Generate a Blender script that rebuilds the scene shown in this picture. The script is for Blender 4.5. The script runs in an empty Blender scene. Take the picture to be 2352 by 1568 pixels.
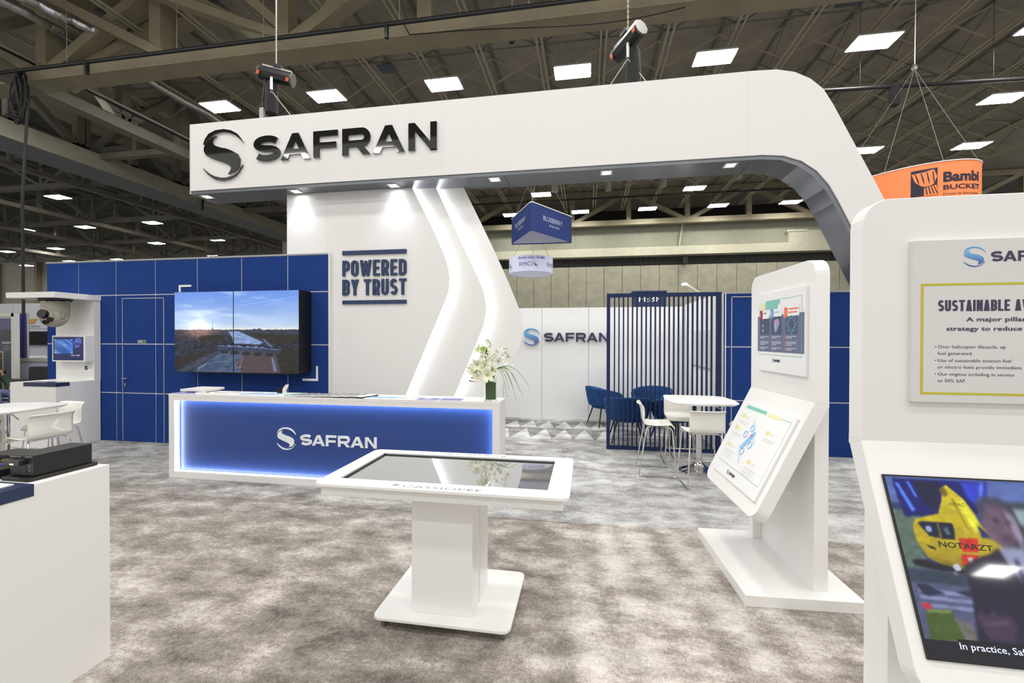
import bpy, bmesh, math, random
import numpy as np
from mathutils import Matrix, Vector, Euler
random.seed(7); rng = np.random.RandomState(5)
PI = math.pi
scene = bpy.context.scene
C = scene.collection

# ---------------------------------------------------------------- camera
cam_d = bpy.data.cameras.new('camera')
cam = bpy.data.objects.new('camera', cam_d); C.objects.link(cam)
cam_d.sensor_width = 36.0
cam_d.lens = 1010.0 / 2352.0 * 36.0
cam_d.clip_start = 0.05; cam_d.clip_end = 300
YAW, PITCH, ROLL = 0.16826, -0.00701, 0.0014756
cam.matrix_world = (Matrix.Translation((0, 0, 1.69)) @ Matrix.Rotation(YAW, 4, 'Z')
                    @ Matrix.Rotation(PI/2 + PITCH, 4, 'X') @ Matrix.Rotation(ROLL, 4, 'Z'))
scene.camera = cam

# ---------------------------------------------------------------- world: the rest of the big hall beyond what is modelled
world = bpy.data.worlds.new('hall_air'); scene.world = world
world.use_nodes = True
bg = world.node_tree.nodes['Background']
bg.inputs[0].default_value = (1.0, 0.985, 0.955, 1); bg.inputs[1].default_value = 0.80
vs = scene.view_settings
vs.view_transform = 'Standard'; vs.look = 'None'; vs.gamma = 1.0; vs.exposure = 0.12; vs.use_curve_mapping = False

# ---------------------------------------------------------------- hall lights overhead in the grid of those in view, plus lights added as fill
LAMP_Z = 9.3
LAMP_X = [-11.95, -8.1, -4.25, -0.42, 3.4, 7.25, 11.05, 14.95]
def overhead_light(x, y, w=80, z=LAMP_Z):
    l = bpy.data.lights.new('unseen_overhead_light', 'AREA'); l.shape = 'RECTANGLE'; l.size = 1.0; l.size_y = 0.62
    l.energy = w; l.color = (1.0, 0.985, 0.955)
    o = bpy.data.objects.new('unseen_overhead_light', l); o.location = (x, y, z); C.objects.link(o)
for y in (5.5, 1.9, -1.7, -5.3):
    for x in LAMP_X[:7]:
        overhead_light(x, y)
for x in LAMP_X[2:7]:
    overhead_light(x, 7.7, 125, 8.45)  # added row, lower and off the grid, to brighten the back wall
def rear_light(x, y):
    overhead_light(x, y, 160); o = C.objects[-1]; o.data.size = 1.25; o.data.size_y = 1.3
rear_light(17.5, -19.0)
for x, y in ((-16, 5.5), (-20.5, 5.5), (-16, 10.8), (-20.5, 10.8), (-25, 8), (-16, 1.9), (-30, 12)):
    overhead_light(x, y, 120)  # added out of view to brighten the neighbouring stands at left

# ---------------------------------------------------------------- helpers
W = {}
def srgb(r, g, b):
    f = lambda c: (c/255/12.92) if c/255 <= 0.04045 else ((c/255+0.055)/1.055)**2.4
    return (f(r), f(g), f(b), 1.0)
MATS = {}
def mat(name, col, rough=0.5, metal=0.0, spec=0.5, emit=None, es=0.0, coat=0.0, bump=0.0, bscale=200, vary=0.0, vscale=3.0, trans=0.0, ior=1.45):
    if name in MATS: return MATS[name]
    m = bpy.data.materials.new(name); m.use_nodes = True
    nt = m.node_tree; b = nt.nodes['Principled BSDF']
    b.inputs['Base Color'].default_value = col
    b.inputs['Roughness'].default_value = rough
    b.inputs['Metallic'].default_value = metal
    b.inputs['Specular IOR Level'].default_value = spec
    b.inputs['Coat Weight'].default_value = coat
    b.inputs['IOR'].default_value = ior
    if trans: b.inputs['Transmission Weight'].default_value = trans
    if emit:
        b.inputs['Emission Color'].default_value = emit; b.inputs['Emission Strength'].default_value = es
    if bump or vary:
        tc = nt.nodes.new('ShaderNodeTexCoord')
        if bump:
            n = nt.nodes.new('ShaderNodeTexNoise'); n.inputs['Scale'].default_value = bscale; n.inputs['Detail'].default_value = 3
            nt.links.new(tc.outputs['Object'], n.inputs['Vector'])
            bp = nt.nodes.new('ShaderNodeBump'); bp.inputs['Strength'].default_value = bump; bp.inputs['Distance'].default_value = 0.01
            nt.links.new(n.outputs['Fac'], bp.inputs['Height']); nt.links.new(bp.outputs['Normal'], b.inputs['Normal'])
        if vary:
            n = nt.nodes.new('ShaderNodeTexNoise'); n.inputs['Scale'].default_value = vscale; n.inputs['Detail'].default_value = 5
            nt.links.new(tc.outputs['Object'], n.inputs['Vector'])
            r = nt.nodes.new('ShaderNodeValToRGB')
            r.color_ramp.elements[0].position = 0.3; r.color_ramp.elements[1].position = 0.7
            c0 = [max(0, c*(1-vary)) for c in col[:3]]+[1]; c1 = [min(1, c*(1+vary)) for c in col[:3]]+[1]
            r.color_ramp.elements[0].color = c0; r.color_ramp.elements[1].color = c1
            nt.links.new(n.outputs['Fac'], r.inputs['Fac']); nt.links.new(r.outputs['Color'], b.inputs['Base Color'])
    MATS[name] = m
    return m
WHITE = mat('white_laminate', (0.76, 0.75, 0.735, 1), 0.42, spec=0.4)
KWHITE = mat('white_lacquer', (0.84, 0.835, 0.82, 1), 0.3, spec=0.5)
GAP = mat('panel_joint_white', (0.78, 0.78, 0.8, 1), 0.5)
JOINT = mat('thin_grey_joint', (0.30, 0.30, 0.31, 1), 0.6)
BLUE = mat('royal_blue_fabric', (0.017, 0.048, 0.205, 1), 0.9, spec=0.08, bump=0.03, bscale=600)
NAVY = mat('navy_paint', (0.013, 0.026, 0.085, 1), 0.6, spec=0.25)
NAVYL = mat('navy_letter', (0.020, 0.040, 0.105, 1), 0.5)
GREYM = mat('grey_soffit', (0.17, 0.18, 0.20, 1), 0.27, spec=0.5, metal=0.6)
BLACKG = mat('black_gloss', (0.004, 0.005, 0.005, 1), 0.04, spec=0.6, coat=0.6)
BLACK = mat('black_plastic', (0.012, 0.012, 0.013, 1), 0.45)
BLACKM = mat('black_anodised', (0.016, 0.015, 0.014, 1), 0.38)
CHROME = mat('chrome', (0.72, 0.71, 0.69, 1), 0.09, metal=1.0)
STEEL = mat('brushed_steel', (0.55, 0.55, 0.56, 1), 0.3, metal=1.0)
ALU = mat('aluminium_trim', (0.42, 0.43, 0.45, 1), 0.4, metal=0.8)
LEDM = mat('led_strip', (1, 1, 1, 1), 0.5, emit=(0.93, 0.96, 1, 1), es=15)
LEDD = mat('desk_led_strip', (1, 1, 1, 1), 0.5, emit=(0.88, 0.94, 1, 1), es=22)
LAMPM = mat('hall_lamp_diffuser', (1, 1, 1, 1), 0.5, emit=(1, 0.975, 0.93, 1), es=58)
DLM = mat('downlight_lens', (1, 1, 1, 1), 0.5, emit=(0.95, 0.97, 1, 1), es=25)
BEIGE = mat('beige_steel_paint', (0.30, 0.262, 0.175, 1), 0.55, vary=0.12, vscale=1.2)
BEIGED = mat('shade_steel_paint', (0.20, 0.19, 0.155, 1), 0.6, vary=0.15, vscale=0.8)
ROPE = mat('chain_links', (0.42, 0.38, 0.33, 1), 0.5, metal=0.4)
WIRE = mat('steel_wire', (0.45, 0.44, 0.40, 1), 0.4, metal=0.5)
VELVET = mat('blue_velvet', (0.020, 0.070, 0.21, 1), 0.85, spec=0.2, vary=0.25, vscale=9)
PLAST = mat('glossy_white_plastic', (0.80, 0.785, 0.72, 1), 0.12, spec=0.5)
PAPER = mat('paper_white', (0.82, 0.82, 0.82, 1), 0.5)

def rootmat(o): return W.get(o, Matrix.Identity(4))
class MB:
    def __init__(s, M=None): s.v = []; s.f = []; s.M = M
    def add(s, vs, fs):
        n = len(s.v)
        if s.M is not None: vs = [tuple(s.M @ Vector(p)) for p in vs]
        s.v += [tuple(p) for p in vs]; s.f += [tuple(i+n for i in f) for f in fs]
        return s
    def box(s, x0, x1, y0, y1, z0, z1):
        vs = [(x, y, z) for x in (x0, x1) for y in (y0, y1) for z in (z0, z1)]
        return s.add(vs, [(0,1,3,2),(4,6,7,5),(0,4,5,1),(2,3,7,6),(0,2,6,4),(1,5,7,3)])
    def prism(s, pts, a0, a1, axis='y'):
        n = len(pts)
        f = {'y': lambda p, a: (p[0], a, p[1]), 'z': lambda p, a: (p[0], p[1], a), 'x': lambda p, a: (a, p[0], p[1])}[axis]
        vs = [f(p, a0) for p in pts]+[f(p, a1) for p in pts]
        fs = [tuple(range(n)), tuple(range(2*n-1, n-1, -1))]+[(i, n+i, n+(i+1) % n, (i+1) % n) for i in range(n)]
        return s.add(vs, fs)
    def bar(s, p, q, w, h, up=(0, 0, 1)):
        p = Vector(p); q = Vector(q); d = (q-p).normalized(); u = Vector(up)
        if abs(d.dot(u)) > 0.98: u = Vector((0, 1, 0))
        r = d.cross(u).normalized(); u = r.cross(d).normalized()
        vs = [e+r*a*w/2+u*b*h/2 for e in (p, q) for a, b in ((-1, -1), (1, -1), (1, 1), (-1, 1))]
        return s.add(vs, [(3,2,1,0),(4,5,6,7),(0,1,5,4),(1,2,6,5),(2,3,7,6),(3,0,4,7)])
    def tube(s, path, r, n=8, closed=False, cap=True):
        P = [Vector(p) for p in path]; m = len(P); vs = []; fs = []
        rr = r if hasattr(r, '__len__') else [r]*m
        up = None
        for i in range(m):
            if closed: d = (P[(i+1) % m]-P[i-1]).normalized()
            else: d = (P[min(i+1, m-1)]-P[max(i-1, 0)]).normalized()
            if up is None:
                up = Vector((0, 0, 1)) if abs(d.z) < 0.9 else Vector((1, 0, 0))
            a = d.cross(up)
            if a.length < 1e-4: a = d.orthogonal()
            a.normalize(); b = a.cross(d).normalized(); up = b
            for k in range(n):
                t = 2*PI*k/n; vs.append(P[i]+a*math.cos(t)*rr[i]+b*math.sin(t)*rr[i])
        for i in range(m if closed else m-1):
            j = (i+1) % m
            for k in range(n):
                fs.append((i*n+k, i*n+(k+1) % n, j*n+(k+1) % n, j*n+k))
        if cap and not closed:
            fs.append(tuple(range(n-1, -1, -1))); fs.append(tuple(range((m-1)*n, m*n)))
        return s.add(vs, fs)
    def lathe(s, prof, n=24, c=(0, 0, 0)):
        vs = []; fs = []; m = len(prof)
        for r, z in prof:
            for k in range(n):
                t = 2*PI*k/n; vs.append((c[0]+r*math.cos(t), c[1]+r*math.sin(t), c[2]+z))
        for i in range(m-1):
            for k in range(n):
                fs.append((i*n+k, i*n+(k+1) % n, (i+1)*n+(k+1) % n, (i+1)*n+k))
        fs.append(tuple(range(n-1, -1, -1))); fs.append(tuple(range((m-1)*n, m*n)))
        return s.add(vs, fs)
    def strip(s, pts, w, y0, y1, closed=False):
        P = []
        for p in pts:
            if not P or (Vector(p)-P[-1]).length > 1e-4*max(1.0, w): P.append(Vector(p))
        if closed and (P[0]-P[-1]).length < 1e-4: P.pop()
        m = len(P); L = []; R = []
        for i in range(m):
            if closed: a = (P[i]-P[i-1]).normalized(); b = (P[(i+1) % m]-P[i]).normalized()
            else:
                a = (P[i]-P[i-1]).normalized() if i > 0 else (P[1]-P[0]).normalized()
                b = (P[i+1]-P[i]).normalized() if i < m-1 else a
            na = Vector((-a.y, a.x)); nb = Vector((-b.y, b.x)); nn = (na+nb)
            nn = nn.normalized() if nn.length > 1e-5 else na
            k = w/2/max(0.5, nn.dot(na)); L.append(P[i]+nn*k); R.append(P[i]-nn*k)
        vs = [(p.x, y, p.y) for y in (y0, y1) for S in (L, R) for p in S]
        fs = []; o = lambda yy, ss, i: (yy*2+ss)*m+(i % m)
        for i in range(m if closed else m-1):
            fs += [(o(0,0,i), o(0,0,i+1), o(0,1,i+1), o(0,1,i)), (o(1,0,i), o(1,1,i), o(1,1,i+1), o(1,0,i+1)),
                   (o(0,0,i), o(1,0,i), o(1,0,i+1), o(0,0,i+1)), (o(0,1,i), o(0,1,i+1), o(1,1,i+1), o(1,1,i))]
        if not closed:
            fs += [(o(0,0,0), o(0,1,0), o(1,1,0), o(1,0,0)), (o(0,0,m-1), o(1,0,m-1), o(1,1,m-1), o(0,1,m-1))]
        return s.add(vs, fs)
    def build(s, name, m, parent=None, local=False, smooth=None, bevel=0, seg=2, kind=None):
        me = bpy.data.meshes.new(name)
        vs = s.v
        if parent is not None and not local:
            I = rootmat(parent).inverted(); vs = [tuple(I @ Vector(p)) for p in vs]
        me.from_pydata(vs, [], s.f)
        bm = bmesh.new(); bm.from_mesh(me)
        bmesh.ops.recalc_face_normals(bm, faces=bm.faces)
        if bevel:
            es = [e for e in bm.edges if len(e.link_faces) == 2 and e.calc_face_angle(0) > 0.6]
            bmesh.ops.bevel(bm, geom=es, offset=bevel, segments=seg, affect='EDGES', profile=0.5)
        bm.to_mesh(me); bm.free()
        if smooth is not None:
            me.shade_smooth(); me.set_sharp_from_angle(angle=math.radians(smooth))
        me.materials.append(m)
        o = bpy.data.objects.new(name, me); C.objects.link(o)
        if parent is not None:
            o.parent = parent; W[o] = rootmat(parent)
        if kind: o['kind'] = kind
        return o
def tag(o, label=None, cat=None, group=None, kind=None):
    if label: o['label'] = label
    if cat: o['category'] = cat
    if group: o['group'] = group
    if kind: o['kind'] = kind
    return o
def thing(name, label, cat, loc=(0, 0, 0), rz=0.0, group=None):
    o = bpy.data.objects.new(name, None); o.empty_display_size = 0.1
    o.location = loc; o.rotation_euler = (0, 0, rz); C.objects.link(o)
    W[o] = Matrix.Translation(loc) @ Matrix.Rotation(rz, 4, 'Z')
    return tag(o, label, cat, group)
def structure(name, loc=(0, 0, 0)):
    o = bpy.data.objects.new(name, None); o.location = loc; C.objects.link(o); W[o] = Matrix.Translation(loc)
    o['kind'] = 'structure'; return o
def copy_tree(o, parent=None):
    c = o.copy(); C.objects.link(c)
    if parent: c.parent = parent
    for ch in list(o.children): copy_tree(ch, c)
    return c
def place(o, loc, rz, label=None, group=None):
    o.location = loc; o.rotation_euler = (0, 0, rz)
    W[o] = Matrix.Translation(loc) @ Matrix.Rotation(rz, 4, 'Z')
    if label: o['label'] = label
    if group: o['group'] = group
    return o
XZ = Matrix(((1, 0, 0, 0), (0, 0, -1, 0), (0, 1, 0, 0), (0, 0, 0, 1)))   # text plane -> upright, facing -Y
def text(body, name, m, parent, M, cap, x0=0.0, x1=None, z0=0.0, align='L', bold=0.0, depth=0.0008, sx=1.0, local=True, res=2):
    """flat lettering in the plane of matrix M (x right, y up), cap height cap, baseline z0"""
    cu = bpy.data.curves.new(name, 'FONT'); cu.body = body; cu.size = 1.0; cu.offset = bold; cu.extrude = 0.0
    cu.resolution_u = res
    to = bpy.data.objects.new('tmp', cu)
    me = bpy.data.meshes.new_from_object(to)
    bpy.data.objects.remove(to); bpy.data.curves.remove(cu)
    n = len(me.vertices); co = np.empty(n*3, np.float32); me.vertices.foreach_get('co', co); co = co.reshape(-1, 3)
    if n == 0: return None
    capf = 0.729
    k = cap/capf
    xa, xb = co[:, 0].min(), co[:, 0].max()
    kx = k*sx if x1 is None else (x1-x0)/(xb-xa)
    x = (co[:, 0]-xa)*kx; wd = (xb-xa)*kx
    if align == 'C' and x1 is None: x = x-wd/2
    pts = [tuple(M @ Vector((float(a)+x0, float(b)*k+z0, depth))) for a, b in zip(x, co[:, 1])]
    faces = [tuple(p.vertices) for p in me.polygons]
    bpy.data.meshes.remove(me)
    mb = MB(); mb.v = pts; mb.f = faces
    me2 = bpy.data.meshes.new(name)
    vs = mb.v
    if parent is not None and not local:
        I = rootmat(parent).inverted(); vs = [tuple(I @ Vector(p)) for p in vs]
    me2.from_pydata(vs, [], mb.f); me2.materials.append(m)
    o = bpy.data.objects.new(name, me2); C.objects.link(o)
    if parent is not None: o.parent = parent; W[o] = rootmat(parent)
    return o

def arc(cx, cy, rx, ry, a0, a1, n=10):
    return [(cx+rx*math.cos(math.radians(a0+(a1-a0)*i/n)), cy+ry*math.sin(math.radians(a0+(a1-a0)*i/n))) for i in range(n+1)]
# stroke lettering: list of ('s', polyline, closed) ribbons and ('p', polygon)
def glyph(ch, w, t):
    a, b, lo, hi = t/2, w-t/2, t/2, 1-t/2
    r = min(0.22, (b-a)/2)
    q = (1-t)/4
    if ch == 'S':
        rx = (b-a)/2; cx = w/2
        return [('s', arc(cx, 1-t/2-q, rx, q, 28, 270, 18)+arc(cx, t/2+q, rx, q, 90, -152, 18)[1:], False)]
    if ch == 'A':
        return [('p', [(0, 0), (1.15*t, 0), (w/2+.55*t, 1), (w/2-.55*t, 1)]), ('p', [(w, 0), (w-1.15*t, 0), (w/2-.55*t, 1), (w/2+.55*t, 1)]),
                ('p', [(w*.24, .2), (w*.76, .2), (w*.70, .2+.8*t), (w*.30, .2+.8*t)])]
    if ch == 'F': return [('p', [(0, 0), (t, 0), (t, 1), (0, 1)]), ('p', [(t, 1), (w, 1), (w, 1-.85*t), (t, 1-.85*t)]), ('p', [(t, .56), (w*.93, .56), (w*.93, .56-.85*t), (t, .56-.85*t)])]
    if ch == 'N': return [('p', [(0, 0), (t, 0), (t, 1), (0, 1)]), ('p', [(w-t, 0), (w, 0), (w, 1), (w-t, 1)]), ('p', [(0, 1), (t*1.0, 1), (w, 0), (w-t*1.0, 0)])]
    if ch in 'RPBD':
        out = [('p', [(0, 0), (t, 0), (t, 1), (0, 1)])]
        if ch == 'D':
            out.append(('s', [(t*.5, hi)]+arc(b-r, hi-r, r, r, 90, 0, 6)+arc(b-r, lo+r, r, r, 0, -90, 6)+[(t*.5, lo)], False))
        else:
            m = .5 if ch == 'B' else .42
            rr = min((hi-m)/2, (b-a)/2)
            out.append(('s', [(t*.5, hi)]+arc(b-rr, hi-rr, rr, rr, 90, 0, 6)+arc(b-rr, m+rr, rr, rr, 0, -90, 6)+[(t*.5, m)], False))
            if ch == 'R': out.append(('p', [(w*.42, m), (w*.42+t*1.15, m), (w, 0), (w-t*1.25, 0)]))
            if ch == 'B':
                rr = min((m-lo)/2, (b-a)/2)
                out.append(('s', [(t*.5, m)]+arc(b-rr, m-rr, rr, rr, 90, 0, 6)+arc(b-rr, lo+rr, rr, rr, 0, -90, 6)+[(t*.5, lo)], False))
        return out
    if ch == 'I': return [('p', [(0, 0), (t, 0), (t, 1), (0, 1)])]
    if ch == 'L': return [('p', [(0, 0), (t, 0), (t, 1), (0, 1)]), ('p', [(t, 0), (w, 0), (w, t*.9), (t, t*.9)])]
    if ch == 'V': return [('p', [(0, 1), (t*1.05, 1), (w/2+t*.5, 0), (w/2-t*.5, 0)]), ('p', [(w, 1), (w-t*1.05, 1), (w/2-t*.5, 0), (w/2+t*.5, 0)])]
    if ch == 'O': return [('s', arc(b-r, hi-r, r, r, 90, 0, 6)+arc(b-r, lo+r, r, r, 0, -90, 6)+arc(a+r, lo+r, r, r, 270, 180, 6)+arc(a+r, hi-r, r, r, 180, 90, 6)[:-1], True)]
    if ch == 'U': return [('s', [(b, 1)]+arc(b-r, lo+r, r, r, 0, -90, 6)+arc(a+r, lo+r, r, r, 270, 180, 6)+[(a, 1)], False)]
    if ch == 'E': return [('p', [(0, 0), (t, 0), (t, 1), (0, 1)])]+[('p', [(t, z), (w*k, z), (w*k, z+t*.9), (t, z+t*.9)]) for z, k in ((0, 1), (.5-.45*t, .9), (1-.9*t, 1))]
    if ch == 'T': return [('p', [(0, 1-t*.9), (w, 1-t*.9), (w, 1), (0, 1)]), ('p', [(w/2-t/2, 0), (w/2+t/2, 0), (w/2+t/2, 1-t*.9), (w/2-t/2, 1-t*.9)])]
    if ch == 'Y': return [('p', [(w/2-t/2, 0), (w/2+t/2, 0), (w/2+t/2, .45), (w/2-t/2, .45)]), ('p', [(0, 1), (t*1.1, 1), (w/2+t/2, .42), (w/2-t/2, .42)]), ('p', [(w, 1), (w-t*1.1, 1), (w/2-t/2, .42), (w/2+t/2, .42)])]
    if ch == 'W':
        k = w/4; h = t*.48
        P = []
        for x0, z0, x1, z1 in ((h, 1, k+h*.5, 0), (k+h*.5, 0, 2*k, .95), (2*k, .95, 3*k-h*.5, 0), (3*k-h*.5, 0, w-h, 1)):
            P.append(('p', [(x0-h, z0), (x0+h, z0), (x1+h, z1), (x1-h, z1)]))
        return P
    return []
def letter(ch, x, z, w, h, t, m, parent, y0, y1, M=None, local=False, name='letter'):
    """raised letter: box x..x+w, z..z+h, stroke t (absolute), from depth y0 (front) to y1"""
    mb = MB(M)
    for k, (kind, pts, *cl) in enumerate(glyph(ch, w/h, t/h)):
        P = [(x+p[0]*h, z+p[1]*h) for p in pts]; e = -.0004*k
        if kind == 's': mb.strip(P, t, y0+e, y1, cl[0])
        else: mb.prism(P, y0+e, y1)
    return mb.build(name, m, parent, local=local)
SAF_W = [('S', 0, .155), ('A', .158, .325), ('F', .343, .478), ('R', .503, .655), ('A', .668, .835), ('N', .855, 1.0)]
def safran_word(x0, x1, z0, z1, t, m, parent, y0, y1, M=None, local=False, joined=False):
    L = x1-x0
    if joined:
        mb = MB(M)
        for ch, a, b in SAF_W:
            for k, (kind, pts, *cl) in enumerate(glyph(ch, (b-a)*L/(z1-z0), t/(z1-z0))):
                P = [(x0+a*L+p[0]*(z1-z0), z0+p[1]*(z1-z0)) for p in pts]; e = -.0002*k
                if kind == 's': mb.strip(P, t, y0+e, y1, cl[0])
                else: mb.prism(P, y0+e, y1)
        return mb.build('lettering', m, parent, local=local)
    for ch, a, b in SAF_W:
        letter(ch, x0+a*L, z0, (b-a)*L, z1-z0, t, m, parent, y0, y1, M, local)
EMB = {
 'top': [(133,365),(150,315),(180,270),(240,238),(310,228),(370,238),(420,265),(452,305),(475,345),(450,315),(405,278),(350,257),(300,252),(235,268),(190,300),(160,325)],
 'body': [(248,288),(222,312),(212,340),(225,366),(255,380),(290,390),(335,398),(378,415),(425,442),(446,485),(442,545),(425,575),(400,597),(370,608),(343,618),(358,600),(368,578),(372,562),(355,540),(300,515),(250,500),(200,480),(160,460),(140,425),(140,395),(152,358),(178,325),(212,303)],
 'bottom': [(130,568),(150,600),(180,632),(235,668),(300,676),(360,662),(405,635),(442,592),(468,535),(455,565),(425,605),(385,632),(330,650),(290,652),(230,640),(185,615),(150,590)]}
def emblem_polys():
    out = {}
    for k, P in EMB.items():
        out[k] = [((x-302)/172, -((y-452)+0.09*(x-302))/226) for x, y in P]
    return out
EP = emblem_polys()
def emblem(cx, cz, rx, rz, mats, parent, y0, y1, M=None, local=False, joined=False):
    if joined:
        mb = MB(M)
        for k in EP: mb.prism([(cx+x*rx, cz+z*rz) for x, z in EP[k]], y0, y1)
        return mb.build('emblem', mats[0], parent, local=local)
    for (k, P), m in zip(EP.items(), mats if len(mats) == 3 else mats*3):
        MB(M).prism([(cx+x*rx, cz+z*rz) for x, z in P], y0, y1).build('emblem_'+{'top': 'upper_arc', 'body': 'curve', 'bottom': 'lower_arc'}[k], m, parent, local=local)
def rrect(x0, x1, z0, z1, r, n=5):
    return arc(x1-r, z1-r, r, r, 90, 0, n)+arc(x1-r, z0+r, r, r, 0, -90, n)+arc(x0+r, z0+r, r, r, 270, 180, n)+arc(x0+r, z1-r, r, r, 180, 90, n)

ORD = ['first', 'second', 'third', 'fourth', 'fifth', 'sixth', 'seventh', 'eighth', 'ninth', 'tenth']
# colour-grid pictures for screens and printed graphics (flat things in the place)
def vnoise(u, v, fx, fy, seed=0, octv=4):
    r = np.random.RandomState(seed); out = np.zeros_like(u); amp = 1; tot = 0
    u = np.clip(u, 0, 1); v = np.clip(v, 0, 1)
    for o in range(octv):
        G = r.rand(int(fy)+3, int(fx)+3); x = u*fx; y = v*fy
        xi = np.clip(x.astype(int), 0, int(fx)+1); yi = np.clip(y.astype(int), 0, int(fy)+1)
        a = x-xi; b = y-yi; a = a*a*(3-2*a); b = b*b*(3-2*b)
        out += amp*((G[yi, xi]*(1-a)+G[yi, xi+1]*a)*(1-b)+(G[yi+1, xi]*(1-a)+G[yi+1, xi+1]*a)*b)
        tot += amp; amp *= .5; fx *= 2; fy *= 2
    return out/tot
def picture(name, f, nu, nv, M, w, h, parent, strength=1.0, emit=True, umin=0, umax=1, local=True, rough=0.25):
    U, V = np.meshgrid(np.linspace(umin, umax, nu+1), np.linspace(0, 1, nv+1))
    col = np.clip(f(U, V), 0, 1)
    lin = np.where(col <= 0.04045, col/12.92, ((col+0.055)/1.055)**2.4)
    xs = (U-umin)/(umax-umin)*w; zs = V*h
    vs = [tuple(M @ Vector((float(a), float(b), 0))) for a, b in zip(xs.ravel(), zs.ravel())]
    fs = [(j*(nu+1)+i, j*(nu+1)+i+1, (j+1)*(nu+1)+i+1, (j+1)*(nu+1)+i) for j in range(nv) for i in range(nu)]
    if parent is not None and not local:
        I = rootmat(parent).inverted(); vs = [tuple(I @ Vector(p)) for p in vs]
    me = bpy.data.meshes.new(name); me.from_pydata(vs, [], fs)
    at = me.color_attributes.new('pic', 'FLOAT_COLOR', 'POINT')
    buf = np.ones((len(vs), 4), np.float32); buf[:, :3] = lin.reshape(-1, 3); at.data.foreach_set('color', buf.ravel())
    m = bpy.data.materials.new(name+'_image'); m.use_nodes = True; nt = m.node_tree; b = nt.nodes['Principled BSDF']
    an = nt.nodes.new('ShaderNodeAttribute'); an.attribute_name = 'pic'
    if emit:
        b.inputs['Base Color'].default_value = (0.004, 0.004, 0.004, 1); b.inputs['Roughness'].default_value = rough
        nt.links.new(an.outputs['Color'], b.inputs['Emission Color']); b.inputs['Emission Strength'].default_value = strength
    else:
        nt.links.new(an.outputs['Color'], b.inputs['Base Color']); b.inputs['Roughness'].default_value = rough
    me.materials.append(m)
    o = bpy.data.objects.new(name, me); C.objects.link(o)
    if parent is not None: o.parent = parent; W[o] = rootmat(parent)
    return o
def blur(a, k=1, ax=(0, 1)):
    for _ in range(k):
        for x in ax:
            p = np.concatenate([a.take([0], x), a, a.take([-1], x)], x); n = a.shape[x]
            a = (p.take(range(0, n), x)+2*p.take(range(1, n+1), x)+p.take(range(2, n+2), x))/4
    return a
def inpoly(U, V, P):
    r = np.zeros(U.shape, bool); n = len(P); j = n-1
    for i in range(n):
        xi, yi = P[i]; xj, yj = P[j]
        c = ((yi > V) != (yj > V)) & (U < (xj-xi)*(V-yi)/((yj-yi) if yj != yi else 1e-9)+xi)
        r ^= c; j = i
    return r
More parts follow.
